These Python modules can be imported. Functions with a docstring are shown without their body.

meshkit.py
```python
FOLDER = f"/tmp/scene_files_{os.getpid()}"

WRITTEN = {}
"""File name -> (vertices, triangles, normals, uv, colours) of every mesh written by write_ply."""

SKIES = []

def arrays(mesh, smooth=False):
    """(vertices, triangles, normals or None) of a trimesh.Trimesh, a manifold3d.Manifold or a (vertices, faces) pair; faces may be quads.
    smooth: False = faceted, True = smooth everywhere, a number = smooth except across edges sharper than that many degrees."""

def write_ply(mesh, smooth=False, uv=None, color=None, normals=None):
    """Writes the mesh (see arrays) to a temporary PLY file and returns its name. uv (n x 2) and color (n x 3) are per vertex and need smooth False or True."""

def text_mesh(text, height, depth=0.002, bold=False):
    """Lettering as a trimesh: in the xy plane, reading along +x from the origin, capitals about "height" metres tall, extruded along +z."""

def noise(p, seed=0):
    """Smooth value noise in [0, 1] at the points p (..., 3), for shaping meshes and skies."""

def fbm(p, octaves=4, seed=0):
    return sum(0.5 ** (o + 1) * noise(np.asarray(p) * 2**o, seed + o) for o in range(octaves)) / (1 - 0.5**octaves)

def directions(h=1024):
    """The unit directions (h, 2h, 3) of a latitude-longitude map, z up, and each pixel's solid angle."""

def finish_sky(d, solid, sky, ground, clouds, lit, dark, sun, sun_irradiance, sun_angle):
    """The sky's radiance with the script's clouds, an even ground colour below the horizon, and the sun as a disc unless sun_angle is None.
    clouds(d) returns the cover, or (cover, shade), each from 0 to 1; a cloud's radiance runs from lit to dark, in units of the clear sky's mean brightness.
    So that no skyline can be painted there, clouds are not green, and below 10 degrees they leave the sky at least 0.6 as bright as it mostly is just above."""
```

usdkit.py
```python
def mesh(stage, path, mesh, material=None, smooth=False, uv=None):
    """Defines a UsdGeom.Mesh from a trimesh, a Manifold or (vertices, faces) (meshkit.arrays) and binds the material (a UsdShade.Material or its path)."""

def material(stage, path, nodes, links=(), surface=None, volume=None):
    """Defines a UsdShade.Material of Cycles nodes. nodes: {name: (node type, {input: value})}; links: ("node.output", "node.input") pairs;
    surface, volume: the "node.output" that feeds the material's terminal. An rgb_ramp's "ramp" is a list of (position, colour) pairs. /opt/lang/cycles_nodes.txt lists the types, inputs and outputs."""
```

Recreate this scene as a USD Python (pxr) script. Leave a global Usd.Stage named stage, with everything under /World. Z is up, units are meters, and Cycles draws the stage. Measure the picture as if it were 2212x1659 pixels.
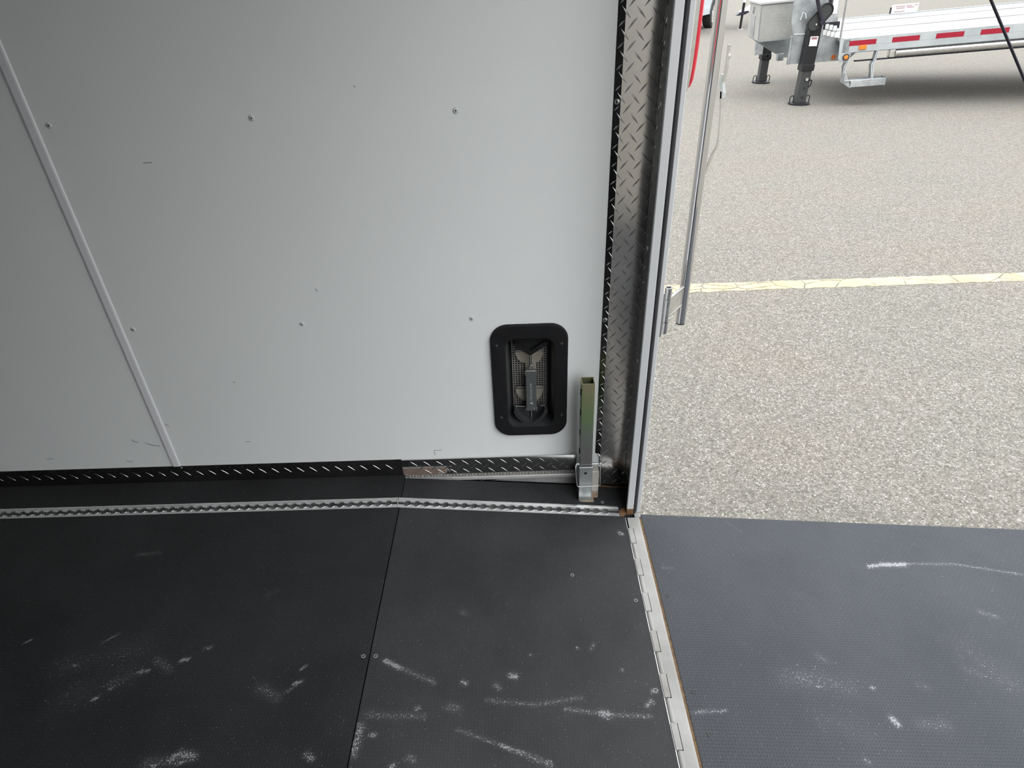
import math, random
import numpy as np, trimesh, usdkit, meshkit
from shapely.geometry import Polygon, LineString, Point, box as sbox
from shapely.ops import unary_union
from shapely import affinity
from pxr import Usd, UsdGeom, UsdLux, UsdShade, Gf, Sdf, Vt

EXPOSURE = 1.2
JAMB = 2.8
random.seed(7); rng = np.random.default_rng(7)
stage = Usd.Stage.CreateInMemory()
UsdGeom.SetStageUpAxis(stage, UsdGeom.Tokens.z); UsdGeom.SetStageMetersPerUnit(stage, 1.0)
UsdGeom.Xform.Define(stage, '/World'); UsdGeom.Scope.Define(stage, '/World/Looks')

# ------------------------------------------------------------------ camera, sky, exposure
PITCH, ROLL, YAW, FPX = .5821, -.0393, -.0148, 1353.03
cp, sp = math.cos(PITCH), math.sin(PITCH)
fwd = np.array([math.sin(YAW) * cp, math.cos(YAW) * cp, -sp]); rt = np.array([math.cos(YAW), -math.sin(YAW), 0]); up = np.cross(rt, fwd)
right = math.cos(ROLL) * rt + math.sin(ROLL) * up; upv = -math.sin(ROLL) * rt + math.cos(ROLL) * up
cam = UsdGeom.Camera.Define(stage, '/World/camera')
mx = Gf.Matrix4d(*right, 0, *upv, 0, *(-fwd), 0, 0, 0, 1.5, 1)
cam.AddTransformOp().Set(mx)
cam.CreateHorizontalApertureAttr(36.0); cam.CreateFocalLengthAttr(36.0 * FPX / 2212)
cam.CreateClippingRangeAttr(Gf.Vec2f(.02, 500)); cam.CreateFStopAttr(0.0); cam.CreateFocusDistanceAttr(2.0)
cam.CreateExposureAttr(EXPOSURE)

sky = UsdLux.DomeLight.Define(stage, '/World/overcast_sky'); sky.CreateIntensityAttr(1.0)
skym = usdkit.material(stage, '/World/Looks/overcast', {
    'tc': ('texture_coordinate', {}), 'sep': ('separate_xyz', {}),
    'grad': ('rgb_ramp', {'ramp': [(0, (.44, .445, .45)), (.5, (.44, .445, .45)), (.6, (.62, .625, .63)), (.8, (1.08, 1.09, 1.10)), (1, (1.36, 1.37, 1.38))]}),
    'mr': ('map_range', {'from_min': -1.0, 'from_max': 1.0, 'to_min': 0.0, 'to_max': 1.0}),
    'n': ('noise_texture', {'scale': 2.2, 'detail': 5.0, 'roughness': .55}),
    'nr': ('rgb_ramp', {'ramp': [(.3, (.86, .87, .89)), (.7, (1.1, 1.1, 1.1))]}),
    'mul': ('mix_color', {'blend_type': 'multiply', 'fac': 1.0, 'use_clamp': False}),
    'bg': ('background_shader', {'strength': 1.0})},
    [('tc.generated', 'sep.vector'), ('sep.z', 'mr.value'), ('mr.result', 'grad.fac'), ('tc.generated', 'n.vector'), ('n.fac', 'nr.fac'),
     ('grad.color', 'mul.a'), ('nr.color', 'mul.b'), ('mul.result', 'bg.color')], surface='bg.background')
UsdShade.MaterialBindingAPI.Apply(sky.GetPrim()).Bind(skym)

# ------------------------------------------------------------------ helpers
TAKEN = {}
def numbered(parent, name):
    k = (parent, name); i = TAKEN.get(k, -1) + 1; TAKEN[k] = i
    return name if i == 0 else '%s_%03d' % (name, i)

def tag(prim, label=None, cat=None, group=None, kind=None):
    for k, v in (('label', label), ('category', cat), ('group', group), ('kind', kind)):
        if v: prim.SetCustomDataByKey(k, v)
    return prim

class Thing:
    """A thing: an Xform under /World at its base; part() adds meshes given in world coordinates."""
    def __init__(s, name, base, label=None, cat=None, group=None, kind=None):
        s.base = np.array(base, float); s.path = '/World/' + numbered('/World', name)
        x = UsdGeom.Xform.Define(stage, s.path); x.AddTranslateOp().Set(Gf.Vec3d(*map(float, base))); s.prim = tag(x.GetPrim(), label, cat, group, kind)
    def part(s, name, mesh, mat, parent=None, label=None, kind=None, smooth=False):
        p = parent or s.path
        path = p + '/' + numbered(p, name)
        v, f = arr(mesh)
        m = usdkit.mesh(stage, path, (v - s.base, f), M[mat], smooth=smooth)
        tag(m.GetPrim(), label, None, None, kind)
        return path

def single(name, mesh, mat, label, cat, group=None, kind=None, smooth=False, base=None):
    path = '/World/' + numbered('/World', name)
    v, f = arr(mesh); b = np.array(base if base is not None else [(v[:, 0].min() + v[:, 0].max()) / 2, (v[:, 1].min() + v[:, 1].max()) / 2, v[:, 2].min()])
    m = usdkit.mesh(stage, path, (v - b, f), M[mat], smooth=smooth); m.AddTranslateOp().Set(Gf.Vec3d(*map(float, b)))
    return tag(m.GetPrim(), label, cat, group, kind)

def arr(mesh):
    if isinstance(mesh, (list,)) and not isinstance(mesh[0], np.ndarray):
        mesh = trimesh.util.concatenate([trimesh.Trimesh(*arr(m), process=False) for m in mesh])
    if isinstance(mesh, tuple):
        v, f = np.asarray(mesh[0], float), np.asarray(mesh[1], int)
        if f.shape[1] == 4: f = np.vstack([f[:, [0, 1, 2]], f[:, [0, 2, 3]]])
        return v, f
    return np.array(mesh.vertices, float), np.array(mesh.faces, int)

def bx(x0, x1, y0, y1, z0, z1, b=0.0):
    c = np.array([(x0 + x1) / 2, (y0 + y1) / 2, (z0 + z1) / 2]); h = np.abs(np.array([x1 - x0, y1 - y0, z1 - z0])) / 2
    if b <= 0:
        m = trimesh.creation.box(h * 2); m.apply_translation(c); return m
    b = min(b, h.min() * .95); P = []
    for sx in (-1, 1):
        for sy in (-1, 1):
            for sz in (-1, 1):
                for k in range(3):
                    q = h.copy() - b; q[k] = h[k]; P.append(c + q * [sx, sy, sz])
    return trimesh.convex.convex_hull(np.array(P))

def prism(poly, O, U, V, d):
    """A shapely polygon in the plane O + x U + y V, extruded d along U x V."""
    O, U, V = (np.asarray(a, float) for a in (O, U, V)); N = np.cross(U, V)
    out = []
    for g in getattr(poly, 'geoms', [poly]):
        if g.is_empty or g.area < 1e-9: continue
        m = trimesh.creation.extrude_polygon(g, abs(d), engine='earcut'); v = np.array(m.vertices)
        z = v[:, 2] if d > 0 else v[:, 2] - abs(d)
        out.append(trimesh.Trimesh(O + v[:, :1] * U + v[:, 1:2] * V + z[:, None] * N, m.faces, process=False))
    return trimesh.util.concatenate(out)

def cyl(p0, p1, r, n=20, r1=None, cap=True):
    p0, p1 = np.asarray(p0, float), np.asarray(p1, float); r1 = r if r1 is None else r1
    t = p1 - p0; t = t / np.linalg.norm(t); a = np.cross(t, [0, 0, 1.0] if abs(t[2]) < .9 else [1.0, 0, 0]); a /= np.linalg.norm(a); b = np.cross(t, a)
    k = np.arange(n) * 2 * math.pi / n; ring = np.cos(k)[:, None] * a + np.sin(k)[:, None] * b
    v = np.vstack([p0 + ring * r, p1 + ring * r1, [p0], [p1]]); f = []
    for i in range(n):
        j = (i + 1) % n; f += [[i, j, n + j], [i, n + j, n + i]]
        if cap: f += [[2 * n, j, i], [2 * n + 1, n + i, n + j]]
    return trimesh.Trimesh(v, f, process=False)

def tube(pts, r, n=8, closed=False):
    p = np.asarray(pts, float); out_v, f = [], []
    m = len(p)
    tang = np.array([(p[(i + 1) % m] - p[i - 1]) if closed else (p[min(i + 1, m - 1)] - p[max(i - 1, 0)]) for i in range(m)]); tang /= np.linalg.norm(tang, axis=1, keepdims=True)
    a = np.cross(tang[0], [0.3, .5, .8]); a /= np.linalg.norm(a); k = np.arange(n) * 2 * math.pi / n
    for i in range(m):
        a = a - tang[i] * (a @ tang[i]); a /= np.linalg.norm(a); b = np.cross(tang[i], a)
        out_v.append(p[i] + r * (np.cos(k)[:, None] * a + np.sin(k)[:, None] * b))
    for i in range(m if closed else m - 1):
        q = (i + 1) % m
        for j in range(n):
            l = (j + 1) % n; f += [[i * n + j, i * n + l, q * n + l], [i * n + j, q * n + l, q * n + j]]
    v = np.vstack(out_v)
    if not closed:
        v = np.vstack([v, [p[0]], [p[-1]]]); c0 = len(v) - 2
        for j in range(n):
            l = (j + 1) % n; f += [[c0, l, j], [c0 + 1, (m - 1) * n + j, (m - 1) * n + l]]
    return trimesh.Trimesh(v, f, process=False)

def arc(c, r, a0, a1, n=6):
    return [(c[0] + r * math.cos(a0 + (a1 - a0) * i / n), c[1] + r * math.sin(a0 + (a1 - a0) * i / n)) for i in range(n + 1)]

def rrect(cx, cy, w, h, r, n=8):
    P = []
    for sx, sy, a in ((1, 1, 0), (-1, 1, .5), (-1, -1, 1), (1, -1, 1.5)):
        P += arc((cx + sx * (w / 2 - r), cy + sy * (h / 2 - r)), r, a * math.pi, (a + .5) * math.pi, n)
    return P

def loft(rings, close_end=False):
    n = len(rings[0]); v = np.vstack(rings); f = []
    for i in range(len(rings) - 1):
        for j in range(n):
            l = (j + 1) % n; f += [[i * n + j, i * n + l, (i + 1) * n + l], [i * n + j, (i + 1) * n + l, (i + 1) * n + j]]
    if close_end:
        v = np.vstack([v, rings[-1].mean(0)]); c = len(v) - 1; o = (len(rings) - 1) * n
        f += [[o + j, o + (j + 1) % n, c] for j in range(n)]
    return trimesh.Trimesh(v, f, process=False)

def dome(c, N, r, h, n=14, rings=4):
    """A low button head on the surface at c with outward normal N."""
    c, N = np.asarray(c, float), np.asarray(N, float); N = N / np.linalg.norm(N)
    a = np.cross(N, [0, 0, 1.0] if abs(N[2]) < .9 else [1.0, 0, 0]); a /= np.linalg.norm(a); b = np.cross(N, a); k = np.arange(n) * 2 * math.pi / n
    R = [c - N * .0005 + r * (np.cos(k)[:, None] * a + np.sin(k)[:, None] * b)]
    for i in range(rings):
        t = (i + .35) / rings * math.pi / 2
        R.append(c + N * h * math.sin(t) + r * math.cos(t) * (np.cos(k)[:, None] * a + np.sin(k)[:, None] * b))
    return loft(R, True)

def screw_parts(T, c, N, r, h, mat, name='screw', dark='dark_hole', parent=None):
    p = T.part(name, dome(c, N, r, h), mat, parent=parent, smooth=50)
    c, N = np.asarray(c, float), np.asarray(N, float); N = N / np.linalg.norm(N)
    if parent is None:
        T.part('drive_socket', cyl(c + N * h * .93, c + N * (h * 1.0 + .0002), r * .25, 8), dark, parent=p)

def lens(L=.0275, w=.0040, h=.0014, n=9, k=5):
    """One raised bar of tread plate: (u, v, height) and faces."""
    V, F = [], []
    for i in range(n):
        t = -1 + 2 * i / (n - 1); ww = w / 2 * max(.08, (1 - abs(t)) ** .75); hh = h * max(0, 1 - t * t) ** .6
        for j in range(k):
            s = -1 + 2 * j / (k - 1); V.append((t * L / 2, s * ww, hh * (1 - abs(s) ** 1.5) - .0002))
    for i in range(n - 1):
        for j in range(k - 1):
            a = i * k + j; F += [[a, a + k, a + k + 1], [a, a + k + 1, a + 1]]
    return np.array(V), np.array(F)
LV, LF = lens()

def treads(spots, to3d):
    """spots: (a, b, angle) centres on the unrolled sheet; to3d maps (n,3) sheet coordinates (a, b, height) to the world."""
    out = []
    for a, b, ang in spots:
        c, s = math.cos(ang), math.sin(ang)
        q = np.column_stack([a + LV[:, 0] * c - LV[:, 1] * s, b + LV[:, 0] * s + LV[:, 1] * c, LV[:, 2]])
        out.append(trimesh.Trimesh(to3d(q), LF, process=False))
    return trimesh.util.concatenate(out)

def grid(xs, ys, zf, skirt):
    X, Y = np.meshgrid(xs, ys, indexing='ij'); Z = zf(X, Y); nx, ny = X.shape
    v = np.column_stack([X.ravel(), Y.ravel(), Z.ravel()]); I = np.arange(nx * ny).reshape(nx, ny)
    f = np.vstack([np.column_stack([I[:-1, :-1].ravel(), I[1:, :-1].ravel(), I[1:, 1:].ravel()]), np.column_stack([I[:-1, :-1].ravel(), I[1:, 1:].ravel(), I[:-1, 1:].ravel()])])
    edge = np.concatenate([I[:, 0], I[-1, 1:], I[::-1, -1][1:], I[0, ::-1][1:-1]]); n = len(edge); o = len(v)
    v = np.vstack([v, v[edge] - [0, 0, skirt]]); j = np.arange(n); l = (j + 1) % n
    f = np.vstack([f, np.column_stack([edge[j], o + j, o + l]), np.column_stack([edge[j], o + l, edge[l]])])
    return v, f

def primvar(path, name, values):
    UsdGeom.PrimvarsAPI(stage.GetPrimAtPath(path)).CreatePrimvar(name, Sdf.ValueTypeNames.FloatArray, 'vertex').Set(Vt.FloatArray.FromNumpy(np.asarray(values, np.float32)))

def wear(v, strokes):
    out = np.zeros(len(v)); P = v[:, :2]
    for x0, y0, x1, y1, w, a in strokes:
        A, B = np.array([x0, y0]), np.array([x1, y1]); d = B - A; L = max(d @ d, 1e-9)
        t = np.clip((P - A) @ d / L, 0, 1); q = np.hypot(*(P - A - t[:, None] * d).T)
        out = np.maximum(out, a * np.exp(-(q / (w * .62)) ** 2))
    return out
# ------------------------------------------------------------------ materials
M = {}
def plain(name, col, rough, metal=0.0, **kw):
    M[name] = usdkit.material(stage, '/World/Looks/' + name, {'p': ('principled_bsdf', {'base_color': col, 'roughness': rough, 'metallic': metal, **kw})}, [], surface='p.BSDF')

def mottled(name, a, b, scale, rough, metal=0.0, rough2=None, bump=0.0, stretch=(1, 1, 1), bscale=None, detail=4.0, lo=.35, hi=.65, **kw):
    """Two tones mixed by noise in world space, the roughness following it, with optional fine relief."""
    nodes = {'g': ('geometry', {}), 'mp': ('mapping', {'scale': stretch}), 'n': ('noise_texture', {'scale': scale, 'detail': detail, 'roughness': .6}),
             'r': ('rgb_ramp', {'ramp': [(lo, a), (hi, b)]}), 'mr': ('map_range', {'from_min': lo, 'from_max': hi, 'to_min': rough, 'to_max': rough2 or rough}),
             'p': ('principled_bsdf', {'metallic': metal, **kw})}
    links = [('g.position', 'mp.vector'), ('mp.vector', 'n.vector'), ('n.fac', 'r.fac'), ('r.color', 'p.base_color'), ('n.fac', 'mr.value'), ('mr.result', 'p.roughness')]
    if bump:
        nodes['bn'] = ('noise_texture', {'scale': bscale or scale * 6, 'detail': 2.0}); nodes['b'] = ('bump', {'strength': bump, 'distance': .002})
        links += [('mp.vector', 'bn.vector'), ('bn.fac', 'b.height'), ('b.normal', 'p.normal')]
    M[name] = usdkit.material(stage, '/World/Looks/' + name, nodes, links, surface='p.BSDF')

def stained(name, base, base2, rough, metal, stain, axis_lo, axis_hi, axis='z', scale=60, amount=1.0, rough2=.8, nscale=20, gate=None):
    """base with a stain of its own that fades from axis_lo (full) to axis_hi (none), broken by noise."""
    nodes = {'g': ('geometry', {}), 'sep': ('separate_xyz', {}), 'n': ('noise_texture', {'scale': scale, 'detail': 4.0}), 'n2': ('noise_texture', {'scale': nscale, 'detail': 3.0}),
             'bc': ('rgb_ramp', {'ramp': [(.35, base), (.65, base2)]}), 'sr': ('rgb_ramp', {'ramp': [(.3, stain), (.7, tuple(min(1, c * 2.1) for c in stain))]}),
             'mr': ('map_range', {'from_min': axis_lo, 'from_max': axis_hi, 'to_min': 1.25, 'to_max': -.25}), 'sub': ('math', {'math_type': 'subtract', 'value2': .5}), 'ad': ('math', {'math_type': 'multiply_add', 'value2': 1.6}),
             'st': ('map_range', {'from_min': .4, 'from_max': .6, 'to_min': 0.0, 'to_max': amount, 'clamp': True}),
             'mx': ('mix_color', {'blend_type': 'mix'}), 'rr': ('map_range', {'to_min': rough, 'to_max': rough2}), 'mm': ('map_range', {'to_min': metal, 'to_max': 0.0}), 'p': ('principled_bsdf', {})}
    links = [('g.position', 'sep.vector'), ('g.position', 'n.vector'), ('g.position', 'n2.vector'), ('n2.fac', 'bc.fac'), ('n.fac', 'sr.fac'), ('sep.' + axis, 'mr.value'), ('n.fac', 'sub.value1'), ('sub.value', 'ad.value1'), ('mr.result', 'ad.value3'),
             ('ad.value', 'st.value'), ('st.result', 'mx.fac'), ('bc.color', 'mx.a'), ('sr.color', 'mx.b'), ('mx.result', 'p.base_color'), ('st.result', 'rr.value'), ('rr.result', 'p.roughness'), ('st.result', 'mm.value'), ('mm.result', 'p.metallic')]
    if gate:
        ax2, lo2, hi2 = gate
        nodes['g2'] = ('map_range', {'from_min': lo2, 'from_max': hi2, 'to_min': 1.0, 'to_max': 0.0, 'clamp': True}); nodes['gm'] = ('math', {'math_type': 'multiply'})
        links = [l for l in links if not l[0].startswith('st.result')] + [('sep.' + ax2, 'g2.value'), ('g2.result', 'gm.value1'), ('st.result', 'gm.value2'), ('gm.value', 'mx.fac'), ('gm.value', 'rr.value'), ('gm.value', 'mm.value')]
    M[name] = usdkit.material(stage, '/World/Looks/' + name, nodes, links, surface='p.BSDF')

def rubber(name, base, dust, dust_lo, dust_hi, pitch=.0066, speck=.5, bump=.5, fleck=.762, pips=(.78, 1.12)):
    """Rubber tread matting: fine diagonal pips in alternating directions, dust, white scuffs where the mesh carries 'wear'."""
    n = {'g': ('geometry', {}), 'of': ('vector_math', {'math_type': 'add', 'vector2': (20, 20, 0)}), 'sc': ('vector_math', {'math_type': 'multiply', 'vector2': (1 / pitch, 1 / pitch, 0)}),
         'fr': ('vector_math', {'math_type': 'fraction'}), 'ce': ('vector_math', {'math_type': 'subtract', 'vector2': (.5, .5, 0)}), 'sp': ('separate_xyz', {}),
         'fl': ('vector_math', {'math_type': 'floor'}), 'fs': ('separate_xyz', {}), 'sum': ('math', {'math_type': 'add'}), 'mod': ('math', {'math_type': 'modulo', 'value2': 2.0}), 'sg': ('math', {'math_type': 'multiply_add', 'value2': 2.0, 'value3': -1.0}),
         'sfy': ('math', {'math_type': 'multiply'}), 'a': ('math', {'math_type': 'add'}), 'b': ('math', {'math_type': 'subtract'}),
         'a1': ('math', {'math_type': 'multiply', 'value2': .78}), 'a2': ('math', {'math_type': 'power', 'value2': 2.0}), 'b1': ('math', {'math_type': 'multiply', 'value2': 2.1}), 'b2': ('math', {'math_type': 'power', 'value2': 2.0}),
         'd': ('math', {'math_type': 'add'}), 'h': ('map_range', {'from_min': .07, 'from_max': .24, 'to_min': 1.0, 'to_max': 0.0, 'clamp': True}),
         'aa': ('math', {'math_type': 'absolute'}), 'ba': ('math', {'math_type': 'absolute'}),
         'bp': ('bump', {'strength': bump, 'distance': .0012}),
         'dn': ('noise_texture', {'scale': 3.2, 'detail': 6.0, 'roughness': .62}), 'dr': ('map_range', {'from_min': .3, 'from_max': .75, 'to_min': dust_lo, 'to_max': dust_hi, 'clamp': True}),
         'c0': ('mix_color', {'blend_type': 'mix', 'a': base, 'b': dust}),
         'pit': ('map_range', {'to_min': pips[0], 'to_max': pips[1]}), 'c1': ('mix_color', {'blend_type': 'multiply', 'fac': 1.0}), 'pc': ('combine_color', {}),  # interior mats: specular on the pips is put into their colour
         'w': ('attribute', {'attribute': 'wear'}), 'fn': ('noise_texture', {'scale': 330.0, 'detail': 2.0, 'roughness': .7}), 'wm': ('math', {'math_type': 'multiply_add', 'value2': .34}),
         'ws': ('map_range', {'from_min': .69, 'from_max': .74, 'to_min': 0.0, 'to_max': speck, 'clamp': True}),
         'wl': ('math', {'math_type': 'multiply', 'value2': .10}), 'wx': ('math', {'math_type': 'maximum'}),
         'tn': ('noise_texture', {'scale': 95.0, 'detail': 3.0, 'roughness': .75}), 'ts': ('map_range', {'from_min': fleck, 'from_max': fleck + .05, 'to_min': 0.0, 'to_max': .55, 'clamp': True}), 'wt': ('math', {'math_type': 'maximum'}),
         'c2': ('mix_color', {'blend_type': 'mix', 'b': (.42, .42, .43)}), 'p': ('principled_bsdf', {'roughness': .6, 'specular_ior_level': .27})}
    l = [('g.position', 'of.vector1'), ('of.vector', 'sc.vector1'), ('sc.vector', 'fr.vector1'), ('fr.vector', 'ce.vector1'), ('ce.vector', 'sp.vector'), ('sc.vector', 'fl.vector1'), ('fl.vector', 'fs.vector'),
         ('fs.x', 'sum.value1'), ('fs.y', 'sum.value2'), ('sum.value', 'mod.value1'), ('mod.value', 'sg.value1'), ('sp.y', 'sfy.value1'), ('sg.value', 'sfy.value2'),
         ('sp.x', 'a.value1'), ('sfy.value', 'a.value2'), ('sp.x', 'b.value1'), ('sfy.value', 'b.value2'), ('a.value', 'aa.value1'), ('b.value', 'ba.value1'), ('aa.value', 'a1.value1'), ('a1.value', 'a2.value1'), ('ba.value', 'b1.value1'), ('b1.value', 'b2.value1'),
         ('a2.value', 'd.value1'), ('b2.value', 'd.value2'), ('d.value', 'h.value'), ('h.result', 'bp.height'), ('bp.normal', 'p.normal'),
         ('g.position', 'dn.vector'), ('dn.fac', 'dr.value'), ('dr.result', 'c0.fac'), ('h.result', 'pit.value'), ('pit.result', 'pc.r'), ('pit.result', 'pc.g'), ('pit.result', 'pc.b'), ('c0.result', 'c1.a'), ('pc.color', 'c1.b'),
         ('g.position', 'fn.vector'), ('w.fac', 'wm.value1'), ('fn.fac', 'wm.value3'), ('wm.value', 'ws.value'), ('w.fac', 'wl.value1'), ('ws.result', 'wx.value1'), ('wl.value', 'wx.value2'),
         ('g.position', 'tn.vector'), ('tn.fac', 'ts.value'), ('wx.value', 'wt.value1'), ('ts.result', 'wt.value2'), ('wt.value', 'c2.fac'), ('c1.result', 'c2.a'), ('c2.result', 'p.base_color')]
    M[name] = usdkit.material(stage, '/World/Looks/' + name, n, l, surface='p.BSDF')

rubber('mat_rubber', (.013, .0135, .0145), (.07, .071, .075), .0, .46, bump=.6)
rubber('mat_rubber_shaded', (.0085, .009, .0095), (.07, .071, .075), .0, .22, bump=.6)  # darker copy of the mat rubber: deep interior shade put into the colour
rubber('ramp_rubber', (.0225, .0255, .031), (.047, .051, .0575), .1, .75, bump=.45, fleck=.79, pips=(1.06, .62))

# asphalt: stones of several greys in a tan binder
M['asphalt'] = usdkit.material(stage, '/World/Looks/asphalt', {
    'g': ('geometry', {}), 'v': ('voronoi_texture', {'feature': 'f1', 'scale': 225.0, 'randomness': 1.0}), 'sc': ('separate_color', {}),
    'r': ('rgb_ramp', {'ramp': [(0, (.098, .090, .076)), (.12, (.130, .121, .104)), (.4, (.160, .151, .132)), (.7, (.184, .174, .154)), (.9, (.218, .208, .188)), (1, (.36, .348, .322))]}),
    'v2': ('voronoi_texture', {'feature': 'f1', 'scale': 95.0}), 's2': ('separate_color', {}), 'r2': ('map_range', {'to_min': .8, 'to_max': 1.2}), 'c2': ('combine_color', {}), 'm2': ('mix_color', {'blend_type': 'multiply', 'fac': 1.0, 'use_clamp': False}),
    'pn': ('noise_texture', {'scale': 1.3, 'detail': 5.0, 'roughness': .6}), 'pr': ('rgb_ramp', {'ramp': [(.35, (.965, .98, .97)), (.5, (1, 1, 1)), (.68, (1.03, .985, .965))]}), 'm3': ('mix_color', {'blend_type': 'multiply', 'fac': 1.0, 'use_clamp': False}),
    'cn': ('noise_texture', {'scale': 26.0, 'detail': 3.0, 'roughness': .7}), 'cr': ('rgb_ramp', {'ramp': [(.25, (.55, .54, .52)), (.33, (1, 1, 1))]}), 'm4': ('mix_color', {'blend_type': 'multiply', 'fac': .8, 'use_clamp': False}),
    'de': ('voronoi_texture', {'feature': 'distance_to_edge', 'scale': 225.0}), 'dm': ('map_range', {'from_min': 0.0, 'from_max': .18, 'clamp': True}), 'b': ('bump', {'strength': .55, 'distance': .004}),
    'p': ('principled_bsdf', {'roughness': .9, 'specular_ior_level': .2})},
    [('g.position', 'v.vector'), ('v.color', 'sc.color'), ('sc.r', 'r.fac'), ('g.position', 'v2.vector'), ('v2.color', 's2.color'), ('s2.g', 'r2.value'), ('r2.result', 'c2.r'), ('r2.result', 'c2.g'), ('r2.result', 'c2.b'),
     ('r.color', 'm2.a'), ('c2.color', 'm2.b'), ('g.position', 'pn.vector'), ('pn.fac', 'pr.fac'), ('m2.result', 'm3.a'), ('pr.color', 'm3.b'), ('g.position', 'cn.vector'), ('cn.fac', 'cr.fac'), ('m3.result', 'm4.a'), ('cr.color', 'm4.b'), ('m4.result', 'p.base_color'),
     ('g.position', 'de.vector'), ('de.distance', 'dm.value'), ('dm.result', 'b.height'), ('b.normal', 'p.normal')], surface='p.BSDF')

mottled('wall_white', (.79, .81, .80), (.80, .82, .81), 3.0, .34, rough2=.4, specular_ior_level=.5)
plain('wall_dim', (.22, .225, .225), .5)  # unseen walls, coloured darker than the white one to dim light bounced inside
plain('trim_white', (.74, .75, .77), .3)
plain('screw_white', (.62, .64, .64), .3, 0.0)
plain('scuff_black', (.27, .28, .285), .8)
plain('screw_zinc', (.62, .63, .63), .32, 1.0)
plain('worn_grey', (.22, .22, .22), .5)
plain('screw_black', (.03, .03, .03), .4)
plain('dark_hole', (.005, .005, .005), .8)
mottled('track_dark', (.13, .13, .13), (.26, .26, .255), 45, .4, .6)  # darker grey than the rail, for the channel under its slots
mottled('bright_plate', (.40, .388, .37), (.45, .44, .425), 14.0, .13, 1.0, rough2=.19, bump=.05, bscale=12)
mottled('plate_bar', (.84, .84, .83), (.90, .90, .89), 30.0, .12, 1.0, rough2=.2)
stained('plate_rusty', (.57, .57, .56), (.66, .66, .65), .11, 1.0, (.085, .045, .024), -.30, -.13, 'x', 45, .85, gate=('z', .351, .360))
mottled('post_silver', (.50, .51, .52), (.55, .56, .565), 9.0, .38, .25, rough2=.45, stretch=(1, 1, .15))
stained('post_rust', (.50, .51, .52), (.55, .56, .565), .4, .25, (.17, .085, .022), .287, .293, 'z', 70, 1.0)
plain('rust', (.12, .062, .024), .9)
mottled('seal_rubber', (.012, .012, .013), (.02, .02, .022), 30, .7)
mottled('satin_alloy', (.60, .60, .60), (.72, .72, .72), 16, .3, .9, rough2=.42, bump=.1, bscale=90)
mottled('sill_grey', (.30, .30, .29), (.42, .42, .41), 20, .5, .3)
mottled('sill_bright', (.52, .52, .50), (.6, .6, .59), 25, .4, .5)
mottled('glue_bead', (.16, .15, .13), (.36, .34, .31), 160, .6)
mottled('hinge_white', (.205, .201, .19), (.285, .282, .27), 10, .4, rough2=.5, detail=6.0, specular_ior_level=.45)
mottled('hinge_dirty', (.16, .15, .13), (.25, .245, .23), 14, .45, detail=6.0)
mottled('ply_edge', (.075, .042, .018), (.14, .085, .035), 26, .75, stretch=(1, 3, 1), bump=.3, bscale=120)
mottled('vent_black', (.004, .0042, .0048), (.006, .0062, .0068), 40, .5, rough2=.58, bump=.06, bscale=700, specular_ior_level=.28)
plain('vent_satin', (.022, .023, .024), .26)
mottled('screen_metal', (.24, .23, .21), (.34, .33, .31), 60, .4, .5)
mottled('damper_tan', (.36, .335, .27), (.46, .43, .36), 30, .45, .55)
mottled('lever_grey', (.065, .071, .071), (.08, .085, .085), 50, .4)
plain('print_white', (.36, .37, .37), .6)
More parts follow.
